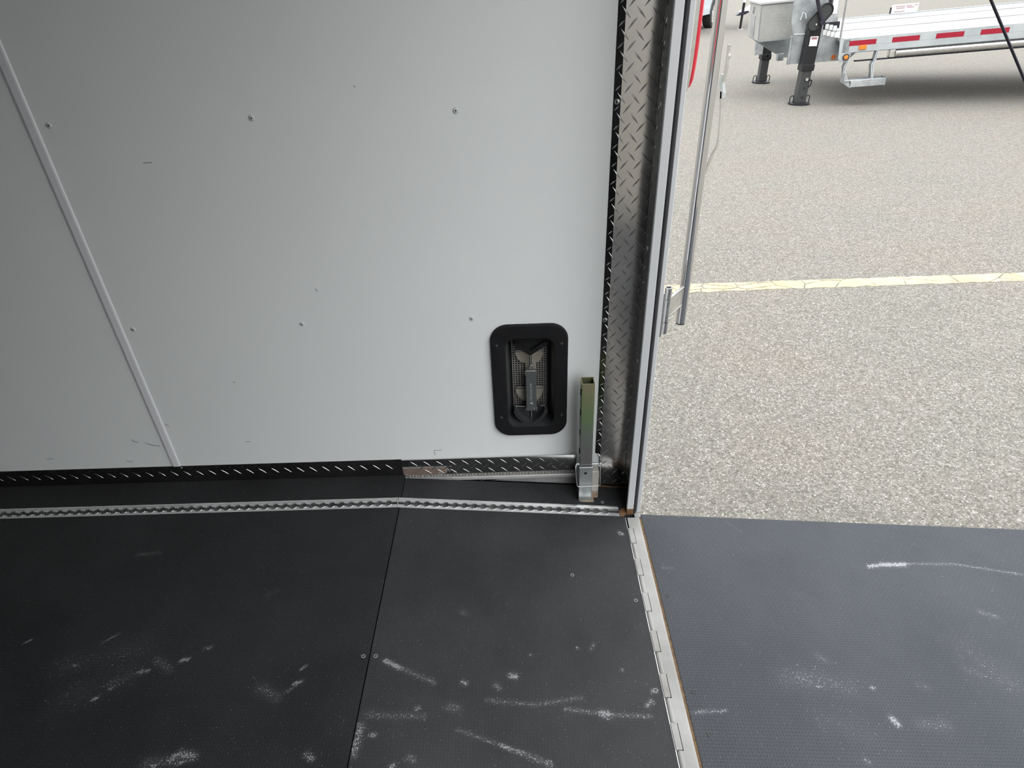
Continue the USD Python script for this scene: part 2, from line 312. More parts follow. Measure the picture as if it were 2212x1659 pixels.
plain('chrome', (.66, .66, .66), .05, 1.0)
mottled('chrome_soft', (.58, .577, .565), (.66, .66, .65), 40, .14, 1.0, rough2=.24)
mottled('steel_bar', (.42, .41, .38), (.52, .51, .475), 20, .3, .9, rough2=.4)
mottled('zinc_grey', (.40, .43, .42), (.52, .55, .54), 40, .32, .85)
stained('zinc_rust', (.44, .42, .38), (.54, .52, .47), .5, .5, (.12, .07, .028), .28, .315, 'z', 70, .7)
M['zinc_yellow'] = usdkit.material(stage, '/World/Looks/zinc_yellow', {
    'g': ('geometry', {}), 'mp': ('mapping', {'scale': (1, 1, .25)}), 'n': ('noise_texture', {'scale': 55.0, 'detail': 3.0}), 'sep': ('separate_xyz', {}), 'ad': ('math', {'math_type': 'multiply_add', 'value2': .13}), 'mr': ('map_range', {'from_min': .42, 'from_max': .74}),
    'r': ('rgb_ramp', {'ramp': [(0, (.25, .235, .25)), (.28, (.25, .245, .245)), (.45, (.24, .275, .235)), (.66, (.215, .32, .165)), (.84, (.27, .32, .16)), (1, (.36, .32, .205))]}),
    'p': ('principled_bsdf', {'metallic': .85, 'roughness': .3})},
    [('g.position', 'mp.vector'), ('mp.vector', 'n.vector'), ('g.position', 'sep.vector'), ('n.fac', 'ad.value1'), ('sep.z', 'ad.value3'), ('ad.value', 'mr.value'), ('mr.result', 'r.fac'), ('r.color', 'p.base_color')], surface='p.BSDF')
M['red_lens'] = usdkit.material(stage, '/World/Looks/red_lens', {'p': ('principled_bsdf', {'base_color': (.42, .006, .022), 'roughness': .18, 'coat_weight': .35})}, [], surface='p.BSDF')
plain('amber_lens', (.55, .155, .012), .35)
plain('amber_dim', (.42, .10, .03), .3)
mottled('line_yellow', (.345, .28, .15), (.41, .345, .21), 7, .85, detail=6.0, bump=.25, bscale=260)
mottled('galvanised', (.22, .24, .25), (.46, .48, .485), 3.6, .28, .8, rough2=.42, detail=5.0)
mottled('galvanised_dark', (.20, .215, .22), (.32, .34, .345), 3.5, .3, .6, detail=5.0)
mottled('box_alloy', (.26, .26, .245), (.31, .31, .295), 4, .4, .35)
mottled('deck_alloy', (.15, .15, .15), (.26, .26, .258), 2.2, .42, .25, rough2=.5, stretch=(.35, 2.2, 1), detail=6.0)
mottled('rail_alloy', (.28, .305, .315), (.38, .405, .41), 3, .36, .45)
plain('jack_black', (.007, .007, .008), .45, specular_ior_level=.3)
plain('jack_black_soft', (.02, .021, .021), .5)
plain('tape_red', (.24, .009, .022), .45, specular_ior_level=.25)
plain('tape_white', (.52, .56, .57), .35)
plain('sticker_white', (.62, .62, .61), .5)
plain('lid_white', (.33, .33, .325), .45)
plain('sticker_pink', (.34, .24, .245), .6)
plain('sticker_red', (.28, .13, .14), .6)
plain('tyre_black', (.016, .016, .016), .75)
plain('paint_silver', (.32, .36, .385), .35, coat_weight=.3)
plain('paint_white', (.44, .45, .45), .4)
plain('cable_dark', (.014, .0125, .02), .5, specular_ior_level=.3)

WEAR_FRONT = [(-1.085, 0.827, -1.073, 0.836, 0.004, 0.9), (-0.913, 0.823, -0.888, 0.844, 0.006, 0.55), (-0.863, 0.697, -0.855, 0.7, 0.007, 0.9), (-0.842, 0.716, -0.829, 0.724, 0.006, 0.6), (-0.846, 0.729, -0.813, 0.745, 0.02, 0.3), (-0.8, 0.752, -0.78, 0.755, 0.008, 0.7), (-0.721, 0.776, -0.708, 0.779, 0.008, 0.9), (-0.774, 0.779, -0.737, 0.757, 0.018, 0.35), (-0.681, 0.804, -0.67, 0.805, 0.008, 0.55), (-0.47, 0.719, -0.454, 0.724, 0.006, 0.8), (-0.478, 0.703, -0.461, 0.719, 0.006, 0.5), (-0.463, 0.75, -0.456, 0.758, 0.005, 0.8), (-0.534, 0.711, -0.496, 0.691, 0.02, 0.35), (-0.653, 0.579, -0.643, 0.588, 0.014, 0.75), (-0.643, 0.588, -0.614, 0.583, 0.014, 0.75), (-0.642, 0.572, -0.626, 0.575, 0.008, 0.6), (-0.696, 0.572, -0.653, 0.577, 0.02, 0.4), (-0.408, 0.583, -0.395, 0.574, 0.01, 0.7), (-0.96, 1.068, -0.903, 1.071, 0.008, 0.4), (-0.966, 0.77, -0.818, 0.802, 0.06, 0.16), (-0.91, 0.702, -0.824, 0.749, 0.07, 0.16), (-0.682, 0.567, -0.678, 0.57, 0.008, 0.8), (-0.593, 0.935, -0.575, 0.947, 0.01, 0.2), (-0.944, 0.771, -0.938, 0.773, 0.007, 0.7)]
WEAR_REAR = [(-0.295, 0.766, -0.264, 0.752, 0.009, 0.95), (-0.264, 0.752, -0.231, 0.739, 0.009, 0.5), (-0.231, 0.739, -0.191, 0.722, 0.009, 0.5), (-0.037, 0.741, -0.027, 0.74, 0.01, 0.95), (-0.133, 0.725, -0.127, 0.722, 0.008, 0.8), (-0.067, 0.721, -0.06, 0.714, 0.009, 0.6), (-0.083, 0.689, 0.009, 0.682, 0.008, 0.42), (0.009, 0.682, 0.104, 0.699, 0.008, 0.42), (0.071, 0.676, 0.144, 0.667, 0.008, 0.5), (0.144, 0.667, 0.236, 0.665, 0.008, 0.5), (0.141, 0.669, 0.153, 0.666, 0.014, 0.85), (-0.138, 0.63, -0.058, 0.604, 0.007, 0.45), (-0.058, 0.604, -0.014, 0.589, 0.007, 0.8), (-0.014, 0.589, 0.005, 0.582, 0.009, 0.6), (0.005, 0.582, 0.036, 0.571, 0.009, 0.6), (-0.309, 0.653, -0.202, 0.653, 0.012, 0.35), (-0.22, 0.667, -0.215, 0.67, 0.008, 0.7), (-0.319, 0.632, -0.324, 0.581, 0.016, 0.6), (-0.156, 0.673, -0.141, 0.67, 0.014, 0.4), (-0.297, 0.616, -0.289, 0.616, 0.007, 0.8), (0.003, 0.789, 0.006, 0.791, 0.005, 0.6), (0.234, 0.687, 0.243, 0.695, 0.01, 0.6), (0.251, 0.717, 0.258, 0.719, 0.008, 0.95), (0.247, 1.147, 0.254, 1.143, 0.008, 0.9), (0.135, 0.808, 0.143, 0.82, 0.008, 0.4), (-0.144, 0.89, -0.137, 0.888, 0.012, 0.35), (0.105, 0.811, 0.106, 0.809, 0.005, 0.8), (0.194, 0.762, 0.195, 0.76, 0.006, 0.8), (-0.222, 0.578, -0.213, 0.573, 0.01, 0.5), (-0.376, 0.773, -0.372, 0.769, 0.008, 0.85), (-0.251, 0.561, -0.248, 0.564, 0.008, 0.8)]
WEAR_RAMP = [(0.869, 1.064, 0.889, 1.069, 0.01, 0.9), (0.889, 1.069, 0.971, 1.077, 0.01, 0.9), (0.909, 1.073, 0.963, 1.074, 0.012, 0.9), (0.972, 1.078, 1.102, 1.083, 0.006, 0.5), (1.102, 1.083, 1.264, 1.057, 0.006, 0.5), (0.725, 0.672, 0.729, 0.663, 0.013, 0.9), (0.714, 0.738, 0.718, 0.736, 0.006, 0.9), (0.542, 0.754, 0.607, 0.753, 0.045, 0.22), (0.607, 0.753, 0.664, 0.736, 0.045, 0.22), (0.566, 0.759, 0.59, 0.748, 0.02, 0.35), (0.324, 0.675, 0.391, 0.681, 0.006, 0.5), (0.335, 0.676, 0.345, 0.677, 0.007, 0.7), (0.973, 0.841, 1.017, 0.762, 0.06, 0.15), (0.775, 0.663, 0.832, 0.664, 0.02, 0.25), (1.076, 0.938, 1.109, 0.926, 0.012, 0.35), (0.545, 1.202, 0.575, 1.167, 0.006, 0.2), (0.601, 0.738, 0.604, 0.737, 0.006, 0.9), (0.63, 0.808, 0.644, 0.797, 0.02, 0.25), (0.585, 0.66, 0.663, 0.645, 0.05, 0.12), (0.63, 0.591, 0.635, 0.588, 0.008, 0.6), (0.335, 1.037, 0.364, 1.036, 0.005, 0.4), (0.823, 0.748, 0.838, 0.741, 0.015, 0.2), (0.947, 0.787, 0.974, 0.776, 0.02, 0.2)]
SCUFF = [[(-1.0528, 0.48), (-1.0445, 0.4728), (-1.0344, 0.4706)], [(-1.0174, 0.4671), (-1.0017, 0.4596), (-0.9815, 0.4546)], [(-0.9643, 0.5408), (-0.956, 0.5416), (-0.949, 0.5336)], [(-0.943, 0.53), (-0.9354, 0.5208)], [(-1.0927, 0.4074), (-1.0757, 0.4032)], [(-0.465, 0.9018), (-0.4622, 0.8946)], [(-0.7272, 0.6541), (-0.7221, 0.6511)], [(-0.2411, 0.4116), (-0.2308, 0.4128)], [(-0.2289, 0.4122), (-0.2194, 0.4127)], [(-0.2407, 0.4071), (-0.239, 0.3951)], [(-0.303, 1.3252), (-0.3016, 1.3227)], [(-0.7613, 1.1953), (-0.7439, 1.1956)], [(-1.3076, 0.4214), (-1.2879, 0.4223)], [(-0.7474, 0.4601), (-0.7345, 0.4612)]]
# ------------------------------------------------------------------ the trailer's shell
ZF, XK, T, YW = .3266, -.3354, .0949, 1.3348          # floor height, where the floor drops, its slope, wall face
def zb(x): return ZF - T * (x - XK)                    # the sloping tail of the floor, and the ramp in line with it
X = np.array([1.0, 0, 0]); Y = np.array([0, 1.0, 0]); Z = np.array([0, 0, 1.0])

g = Thing('ground', (0, 0, 0), 'pale worn asphalt of the parking lot, speckled with light stones', None, kind='structure')
g.part('asphalt_surface', grid(np.array([-40, -8, 0, 4, 10, 60.]), np.array([-40, -4, 2, 6, 14, 90.]), lambda x, y: x * 0, .2), 'asphalt')

wall = Thing('wall_right', (0, YW, .3), 'white panelled side wall inside the trailer, vent low at its right', None, kind='structure')
hole = Polygon(rrect(.0255, .6255, .166, .312, .034))
wall.part('panel', prism(sbox(-.958, .33, .2155, 2.36).difference(hole), (0, YW + .004, 0), X, Z, .004), 'wall_white')
wall.part('panel', bx(-6, -.962, YW, YW + .004, .33, 2.36), 'wall_white')
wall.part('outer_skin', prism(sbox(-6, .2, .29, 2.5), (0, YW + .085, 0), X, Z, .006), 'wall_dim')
for sx in (-.923, -.516, -.1095):
    for sz in (1.274, .8125): screw_parts(wall, (sx, YW, sz), (0, -1, 0), .0062, .0026, 'screw_white')
scuffs = []
for s in SCUFF:
    P = np.array(s); out = []
    for i, (a, b) in enumerate(P):
        d = P[min(i + 1, len(P) - 1)] - P[max(i - 1, 0)]; nrm = np.array([-d[1], d[0]]) / max(np.hypot(*d), 1e-6) * (.0011 if 0 < i < len(P) - 1 else .0005)
        out.append(((a + nrm[0], b + nrm[1]), (a - nrm[0], b - nrm[1])))
    poly = Polygon([o[0] for o in out] + [o[1] for o in out[::-1]]).buffer(.0003)
    scuffs.append(prism(poly, (0, YW, 0), X, Z, .0003))
wall.part('scuff', scuffs, 'scuff_black', label='short dark rubber scuffs on the white panels', kind='stuff')

t1 = Thing('trim_1', (-.96, YW, .38), 'narrow white joint strip running up between two wall panels', None, kind='structure')
prof = Polygon([(-.9715, 0), (-.9700, .0022), (-.966, .0036), (-.953, .0036), (-.9495, .0028), (-.9475, 0)])
t1.part('joint_strip', prism(Polygon([(x, -y) for x, y in prof.exterior.coords]), (0, YW + .0002, .384), X, Y, 1.975), 'trim_white')

# unseen sides of the trailer that shade it
wl = Thing('wall_left', (0, -1.15, .3), 'opposite side wall of the trailer, darkened in colour to cut bounced light', None, kind='structure'); wl.part('panel', bx(-6, .25, -1.2, -1.15, .25, 2.5), 'wall_dim')
wf = Thing('wall_front', (-6, 0, .3), 'front wall of the trailer, darkened in colour to cut bounced light', None, kind='structure'); wf.part('panel', bx(-6.06, -6, -1.2, 1.42, .25, 2.5), 'wall_dim')
ce = Thing('ceiling', (-3, 0, 2.45), 'trailer ceiling, darkened in colour to cut bounced light', None, kind='structure'); ce.part('panel', bx(-6, .29, -1.2, 1.42, 2.32, 2.5), 'wall_dim')

# ------------------------------------------------------------------ floor
fl = Thing('floor', (-.6, .3, .2), 'black rubber trailer floor, its rear part sloping down to the ramp', None, kind='structure')
fl.part('floor_deck', bx(-6, XK, -1.15, 1.40, .22, ZF - .016), 'seal_rubber')
fl.part('floor_deck', prism(Polygon([(XK, ZF - .016), (XK, .2), (.27, .16), (.27, zb(.27) - .016)]), (0, 1.40, 0), X, Z, 2.55), 'seal_rubber')
fl.part('floor_deck', bx(.258, .3030, 1.2168, 1.345, .17, zb(.285) + .0002), 'seal_rubber')
def mat_patch(name, x0, x1, y0, y1, zf, strokes, mat, label=None, T_=None, fx=.0045, vis=(-1.62, .2, .38, 1.36)):
    xs = np.unique(np.round(np.concatenate([[x0, x1], np.arange(max(x0, vis[0]), min(x1, vis[1]), fx), np.linspace(x0, x1, 8)]), 5))
    ys = np.unique(np.round(np.concatenate([[y0, y1], np.arange(max(y0, vis[2]), min(y1, vis[3]), fx), np.linspace(y0, y1, 6)]), 5))
    v, f = grid(xs, ys, zf, .006)
    p = (T_ or fl).part(name, (v, f), mat, label=label); primvar(p, 'wear', wear(v, strokes)); return p
TR0, TR1 = 1.2065, 1.2433                              # the channel that the cargo track lies in
SEAM = -.3285
flat = lambda x, y: x * 0 + ZF
slope = lambda x, y: zb(x)
mat_patch('rubber_mat', -6, SEAM - .0014, -1.14, TR0 - .0004, flat, WEAR_FRONT, 'mat_rubber_shaded', 'main floor mat, almost black, faintly scuffed')
mat_patch('rubber_mat', SEAM + .0014, .2705, -1.14, TR0 - .0004, slope, WEAR_REAR, 'mat_rubber', 'rear sloping floor mat with long pale scratches', vis=(-1, .28, .38, 1.36))
mat_patch('rubber_strip', -6, SEAM - .0010, TR1 + .0004, 1.3335, flat, [], 'mat_rubber_shaded', 'narrow strip of black matting between track and wall')
mat_patch('rubber_strip', SEAM + .0010, .2765, TR1 + .0004, 1.322, slope, [], 'mat_rubber')
def floor_screw(T_, x, y, z, r=.0038, rim='worn_grey'):
    ring = tube([(x + r * math.cos(a), y + r * math.sin(a), z + .0003) for a in np.linspace(0, 2 * math.pi, 14)[:-1]], .0009, 5, True)
    p = T_.part('screw', dome((x, y, z - .0006), (-.0 , 0, 1), r * .85, .0012), 'screw_black', smooth=50)
    T_.part('worn_rim', ring, rim, parent=p)
for x, y in [(.217, 1.257), (.249, 1.144), (.254, .937), (.256, .719), (-.316, .776), (.112, 1.004)]: floor_screw(fl, x, y, zb(x))
floor_screw(fl, -.341, .775, ZF)

# ------------------------------------------------------------------ diamond plate skirting
bb = Thing('baseboard_right', (-1, YW, ZF), 'low diamond plate skirting along the foot of the white wall', None, kind='structure')
bb.part('skirting_plate', prism(Polygon([(-6, .3270), (-.3345, .3270), (-.3345, .3842), (-6, .3795)]), (0, YW, 0), X, Z, .0016), 'bright_plate')
bb.part('skirting_plate', prism(Polygon([(-.3335, .327), (.150, .3295), (.150, .3868), (-.3335, .3843)]), (0, YW + .07 * .327, 0), X, np.array([0, -.07, 1.0]), .0022), 'plate_rusty', label='rear length of skirting, rust stained at its left end')
def on_wall(off, lean=0.0): return lambda q: np.column_stack([q[:, 0], YW - off - q[:, 2] - lean * (q[:, 1] - .327), q[:, 1]])
A45 = math.radians(43)
sp_f, sp_r = [], []
for i in range(-8, 60):
    x = -.3275 - .0355 * i - .0075
    if -2.2 < x < -.35: sp_f.append((x, .3585 - (x + .34) * -.001, -A45)); sp_f.append((x - .0178, .3765, A45)) if False else None
for i in range(0, 14):
    x = -.2985 + .0355 * i
    if x < .14: sp_r.append((x - .0008, .3690 + .0006 * i / 3, -A45)); sp_r.append((x, .3375 + .0005 * i / 3, -A45)) if i else None
    if x + .018 < .14: sp_r.append((x + .0182, .3532, A45))
short = [(x - .0178, .3742, A45) for x, z, a in sp_f]
bb.part('raised_tread', treads(sp_f, on_wall(.0016)), 'plate_bar', kind='stuff', smooth=True, label='raised bars of the front skirting plate')
bb.part('raised_tread', treads(sp_r, on_wall(.0022, .07)), 'plate_bar', kind='stuff', smooth=True, label='raised bars of the rear skirting plate')
sv, sf = LV * [.62, .9, 1], LF
def treads_small(spots, to3d):
    out = []
    for a, b, ang in spots:
        c, s = math.cos(ang), math.sin(ang); out.append(trimesh.Trimesh(to3d(np.column_stack([a + sv[:, 0] * c - sv[:, 1] * s, b + sv[:, 0] * s + sv[:, 1] * c, sv[:, 2]])), sf, process=False))
    return trimesh.util.concatenate(out)
bb.part('raised_tread', treads_small(short, on_wall(.0016)), 'bright_plate', kind='stuff', smooth=True)
screw_parts(bb, (-.948, YW - .0016, .3775), (0, -1, 0), .0035, .0018, 'screw_zinc')

t2 = Thing('trim_2', (0, 1.333, .27), 'light grey steel sill showing under the rear skirting where the floor drops', None, kind='structure')
t2.part('sill_face', prism(Polygon([(-.334, zb(-.334) - .006), (.205, zb(.205) - .006), (.205, .3285), (-.334, .327)]), (0, YW + .003, 0), X, Z, .003), 'sill_grey')
t2.part('sill_ledge', bx(-.20, .150, YW - .0062, YW + .001, .3045, .3165, .0018), 'sill_bright')
t2.part('sill_edge', prism(Polygon([(-.33, .3185), (-.2, .3155), (-.2, .3045), (-.22, .3075), (-.33, .3175)]), (0, YW + .001, 0), X, Z, .007), 'sill_bright')
beads = []
for i in range(52):
    x = -.318 + i * .0089 + rng.uniform(-.001, .001)
    m = trimesh.creation.icosphere(1, 1.0); m.apply_scale([.0042, .003, .0036]); m.apply_translation([x, YW - .002, .3222 + .0008 * math.sin(i)]); beads.append(m)
t2.part('adhesive_bead', beads, 'glue_bead', kind='stuff', smooth=True)
t2.part('sealant_lump', [trimesh.Trimesh(trimesh.creation.icosphere(1, 1).vertices * [.008, .004, .0035] + [-.115, YW - .004, .3045], trimesh.creation.icosphere(1, 1).faces), trimesh.Trimesh(trimesh.creation.icosphere(1, 1).vertices * [.02, .003, .0022] + [-.09, YW - .003, .3035], trimesh.creation.icosphere(1, 1).faces)], 'seal_rubber', smooth=True)

# ------------------------------------------------------------------ cargo track let into the floor
def track(name, s0, s1, place, label, hole0):
    tr = Thing(name, place(np.array([[(s0 + s1) / 2, 1.2249, 0]]))[0], label, 'cargo track', 'cargo tracks let into the floor')
    holes = [hole0 + .0254 * i for i in range(-200, 200) if s0 + .012 < hole0 + .0254 * i < s1 - .012]
    yc = 1.2228
    slot = unary_union([sbox(s0 + .001, yc - .0050, s1 - .001, yc + .0050)] + [Point(h, yc).buffer(.0099, 8) for h in holes if h > -2.2])
    top = sbox(s0, TR0, s1, TR1).difference(slot)
    def put(m): return trimesh.Trimesh(place(np.array(m.vertices)), m.faces, process=False)
    # the top: slotted and scalloped plate, its scallop rims dished
    tr.part('track_rail', put(prism(top.intersection(sbox(s0, TR0, s1, 1.2352)), (0, 0, -.0025), X, Y, .003)), 'satin_alloy', label='slotted rail with round scallops')
    tr.part('track_flange', put(bx(s0, s1, 1.2354, TR1, -.0045, .0012, .0006)), 'satin_alloy')
    tr.part('track_channel', [put(bx(s0, s1, TR0, 1.2352, -.0125, -.0115)), put(bx(s0, s1, TR0, TR0 + .001, -.0125, -.0025)), put(bx(s0, s1, 1.2342, 1.2352, -.0125, -.0025))], 'track_dark')
    rims = []
    for h in holes:
        if h < -1.7: continue
        R = [np.array([(h + r * math.cos(a), yc + r * math.sin(a) * (1 if abs(math.sin(a)) > 0 else 1), z) for a in np.linspace(0, 2 * math.pi, 17)[:-1]]) for r, z in ((.0116, .0004), (.0108, .0013), (.0100, .0011), (.0098, -.0025))]
        m = loft(R); keep = (np.abs(np.array(m.vertices)[m.faces].mean(1)[:, 1] - yc) > .0046); m.update_faces(keep); rims.append(put(m))
    tr.part('scallop_rim', rims, 'satin_alloy', kind='stuff', smooth=40)
    for i, h in enumerate(holes):
        if abs(((h - bolt0) / .1016) - round((h - bolt0) / .1016)) < .05 and h > -1.7:
            m = dome((h, yc, -.0115), (0, 0, 1), .0056, .0052, 16, 5); tr.part('bolt', put(m), 'chrome_soft', smooth=50)
    return tr
bolt0 = -1.3514
track('cargo_track', -2.6, XK - .0004, lambda q: q * [1, 1, 1] + [0, 0, ZF], 'straight aluminium cargo track with round scallops, dim, left of the floor joint', bolt0)
ct, st = math.cos(math.atan(T)), math.sin(math.atan(T))
def tilted(q): return np.column_stack([XK + (q[:, 0] - XK) * ct + q[:, 2] * st, q[:, 1], ZF - (q[:, 0] - XK) * st + q[:, 2] * ct])
track('cargo_track', XK + .0004, .2600, tilted, 'bright aluminium cargo track with round scallops running downhill to the rusty corner post', bolt0)

# ------------------------------------------------------------------ rear corner: diamond plate jamb, post, seal, outer flange
jb = Thing('trim_3', (.23, 1.333, .28), 'tall bright diamond plate cover in the rear corner beside the white wall', None, kind='structure')
AL = math.radians(JAMB)
PF = np.array([.2016, 1.3336]); PA = np.array([.2146, 1.3262]); LF0 = float(np.linalg.norm(PA - PF)); L1 = .0705 / math.cos(AL); PB = PA + L1 * np.array([math.cos(AL), -math.sin(AL)]); PC = np.array([.2772, 1.2300]); L2 = np.linalg.norm(PC - PB)
def sheet(q):
    s, z, h = q[:, 0], q[:, 1], q[:, 2]; out = np.zeros((len(q), 3))
    segs = [(-1, 0, PA, (PA - PF) / LF0), (0, L1, PA, (PB - PA) / L1), (L1, 9, PB, (PC - PB) / L2)]
    for s0, s1, P, D in segs:
        k = (s >= s0) & (s < s1) if s0 >= 0 else s < 0
        n = np.array([D[1], -D[0]]); n = n if n[1] < 0 or n[0] < 0 else -n
        base = P + np.outer(s[k] - max(s0, 0) if s0 >= 0 else s[k], D)
        out[k, 0:2] = base + np.outer(h[k], n)
    out[:, 2] = z; return out
ZT = 2.30
def strip(ss, z0f, z1, buckle=0.0):
    zs = np.linspace(0, 1, 60); V, F = [], []
    for t in zs:
        for s in ss:
            z = z0f(s) * (1 - t) + z1 * t; V.append((s, z, buckle * (meshkit.noise(np.array([[s * 30, 0, z * 9.0]]), 3)[0] - .5)))
    n = len(ss)
    for i in range(len(zs) - 1):
        for j in range(n - 1):
            a = i * n + j; F += [[a, a + 1, a + n + 1], [a, a + n + 1, a + n]]
    return trimesh.Trimesh(sheet(np.array(V)), F, process=False)
foot = lambda s: zb(.2145 + max(0, s)) + .0015 if s >= 0 else .3845
jb.part('jamb_plate', strip(np.linspace(1e-4, L1 - 1e-4, 9), foot, ZT, .0004), 'bright_plate', smooth=True)
jb.part('jamb_flange', strip(np.array([-LF0, -LF0 + .0002, -.006, -1e-4]), lambda s: .387, ZT), 'bright_plate', label='narrow folded flange along the wall panel')
jb.part('jamb_return', strip(np.linspace(L1 + 1e-4, L1 + L2, 5), lambda s: zb(.274) + .002, ZT, .0012), 'bright_plate', smooth=True)
spots = []
for k in range(-2, 45):
    z = 1.4315 - .0363 * (k - 4)
    for c, s in enumerate((.0008, .0286, .0566)):
        zz = z - .0015 * c
        if zz - .014 > foot(max(s, 0)) and zz < ZT - .02: spots.append((s, zz, -A45 - .12))
    for c, s in enumerate((.0140, .0420, .0700, .0990)):
        zz = z - .0182
        if zz - .012 > foot(max(s, 0)) and zz < ZT - .02: spots.append((s, zz, A45 + .12))
def bend(q):
    q = q.copy(); q[:, 0] = np.maximum(q[:, 0], -.0125); return sheet(q)
jb.part('raised_tread', treads(spots, bend), 'plate_bar', kind='stuff', smooth=True, label='raised bars of the corner plate')
fs = [(-.0068, 1.4315 - .0363 * (k - 4) - .0182, A45) for k in range(-2, 34)]
jb.part('raised_tread', treads_small([f for f in fs if f[1] > .41 and f[1] < 2.27], lambda q: sheet(np.column_stack([np.clip(q[:, 0], -.0126, -2e-4), q[:, 1], q[:, 2]]))), 'plate_bar', kind='stuff', smooth=True)
for z in (1.28, .80, 1.76): screw_parts(jb, (.2083, 1.3290, z), (-.45, -.9, 0), .0056, .003, 'screw_zinc')
for z in (1.283, .72, 1.0): screw_parts(jb, (PB[0] * .4 + PC[0] * .6, PB[1] * .4 + PC[1] * .6, z), (-1, -.05, 0), .0045, .002, 'screw_zinc')
jb.part('foot_sealant', prism(Polygon([(-.004, -.003), (.070, -.003), (.070, .006), (.03, .004), (-.004, .005)]), (PA[0], PA[1] - .003, zb(.215)), np.array([math.cos(AL) * ct, -math.sin(AL), -st]), Z, .0035), 'ply_edge', label='dirty sealant along the foot of the plate')

fp = Thing('trim_4', (.285, 1.22, .268), 'silver steel frame post of the rear opening with black seal beside it', None, kind='structure')
fp.part('frame_post', bx(.2768, .2945, 1.2165, 1.228, zb(.285) + .0175, ZT, .0012), 'post_silver')
fp.part('post_foot', bx(.2762, .2950, 1.2158, 1.229, zb(.285) - .002, zb(.285) + .0178, .0012), 'rust', label='rusted foot of the post')
fp.part('seal_channel', bx(.2946, .3034, 1.2232, 1.34, zb(.3) + .001, ZT), 'seal_rubber')
fp.part('rubber_seal', tube([(.2992, 1.2215, zb(.3) + .004), (.2992, 1.2215, 1.2), (.2992, 1.2215, ZT - .01)], .0040, 10), 'seal_rubber', smooth=60)
fp.part('outer_flange', bx(.3035, .3135, 1.2195, 1.36, zb(.31) + .0045, ZT, .0012), 'post_silver')
fp.part('corner_casing', bx(.2145, .3035, 1.335 if False else 1.345, 1.44, .22, 2.5), 'wall_dim')
fp.part('rust_patch', [prism(Polygon([(.258, 1.2065), (.2655, 1.2045), (.2755, 1.2140), (.2755, 1.2390), (.266, 1.2345), (.259, 1.226)]), (0, 0, zb(.267) + .0008), X, Y, .0012)], 'rust', label='rust on the floor in the corner by the post')
fp.part('end_cap', bx(.2965, .3130, 1.2035, 1.2185, zb(.3) - .006, zb(.3) + .0035, .0015), 'hinge_white')
fo = Thing('trim_5', (.285, -1.1, .268), 'silver frame post on the far side of the rear opening', None, kind='structure')
fo.part('frame_post', bx(.25, .3135, -1.2, -1.12, zb(.285), 2.5), 'post_silver')
fh = Thing('trim_6', (.29, 0, 2.3), 'header beam over the rear opening', None, kind='structure'); fh.part('header_beam', bx(.27, .3135, -1.2, 1.36, 2.06, 2.5), 'post_silver')

# ------------------------------------------------------------------ ramp and its hinge
rp = Thing('ramp_door', (1.2, .1, .02), 'lowered ramp door covered in grey black rubber, long white hinge along its near edge', 'ramp')
RX0, RX1, RY0, RY1 = .3150, 2.12, -1.10, 1.2160
mat_patch('ramp_mat', RX0, RX1, RY0, RY1, lambda x, y: zb(x) + .0005, WEAR_RAMP, 'ramp_rubber', 'blue grey tread rubber with a white scrape', rp, vis=(.31, 1.75, .40, 1.36))
rp.part('ramp_core', prism(Polygon([(.309, zb(.309) - .0065), (RX1, zb(RX1) - .0065), (RX1, zb(RX1) - .045), (.309, zb(.309) - .045)]), (0, RY1, 0), X, Z, RY1 - RY0), 'galvanised')
rp.part('plywood_edge', prism(Polygon([(.3085, zb(.3085) - .002), (.3146, zb(.3146) - .0005), (.3146, zb(.3146) - .04), (.3085, zb(.3085) - .04)]), (0, 1.2035, 0), X, Z, 1.2035 - RY0), 'ply_edge', label='bare brown plywood edge beside the hinge')
zh = lambda x: zb(x)
KX, K0, KP = .2845, 1.1626, .1016
n_k = 22
leaf = sbox(.2766, RY0, .3040, 1.2020)
for i in range(n_k): leaf = leaf.difference(sbox(.27, K0 - .102 * i - .0515, KX + .0018, K0 - .102 * i + .0006))
hp = rp.part('hinge_leaf', prism(leaf, (0, 0, zb(.29) + .0016), X, Y, -.0040), 'hinge_white', label='long whitish hinge leaf')
curl = [(.3040 + .0052 * math.sin(a), -.0036 + .0052 * math.cos(a)) for a in np.linspace(0, math.pi / 2, 7)]
rp.part('hinge_lip', prism(Polygon(curl + [(.3055, -.008), (.3040, -.008)]), (0, 1.2015, zb(.29)), X, Z, 1.2015 - RY0), 'hinge_white', smooth=40, label='rounded far edge of the hinge leaf')
for i in range(n_k):
    y1 = K0 - .102 * i; y0 = y1 - .0508
    rp.part('hinge_knuckle', bx(.2716, KX, y0, y1, zb(.278) - .004, zb(.278) + .0034, .0009), 'hinge_white' if i not in (3, 4) else 'hinge_dirty')
    ys = (y1 + .0008, y1 + .0499)
    if ys[1] < 1.2: rp.part('hinge_knuckle', cyl((.2790, ys[0], zb(.279) - .0031), (.2790, ys[1], zb(.279) - .0031), .0052, 18), 'hinge_white', smooth=50)
rp.part('hinge_pin', cyl((.2790, RY0, zb(.279) - .0031), (.2790, 1.2025, zb(.279) - .0031), .0030, 12), 'screw_zinc', smooth=50)
rp.part('floor_edge_strip', bx(.2706, .2722, RY0, 1.2020, zb(.271) - .012, zb(.271) + .0003), 'satin_alloy', label='thin bright metal edge of the trailer floor')
for x, y in [(.334, 1.196), (.331, .951), (.334, .718), (.343, .632)]: floor_screw(rp, x, y, zb(x) + .0005, rim='screw_black')

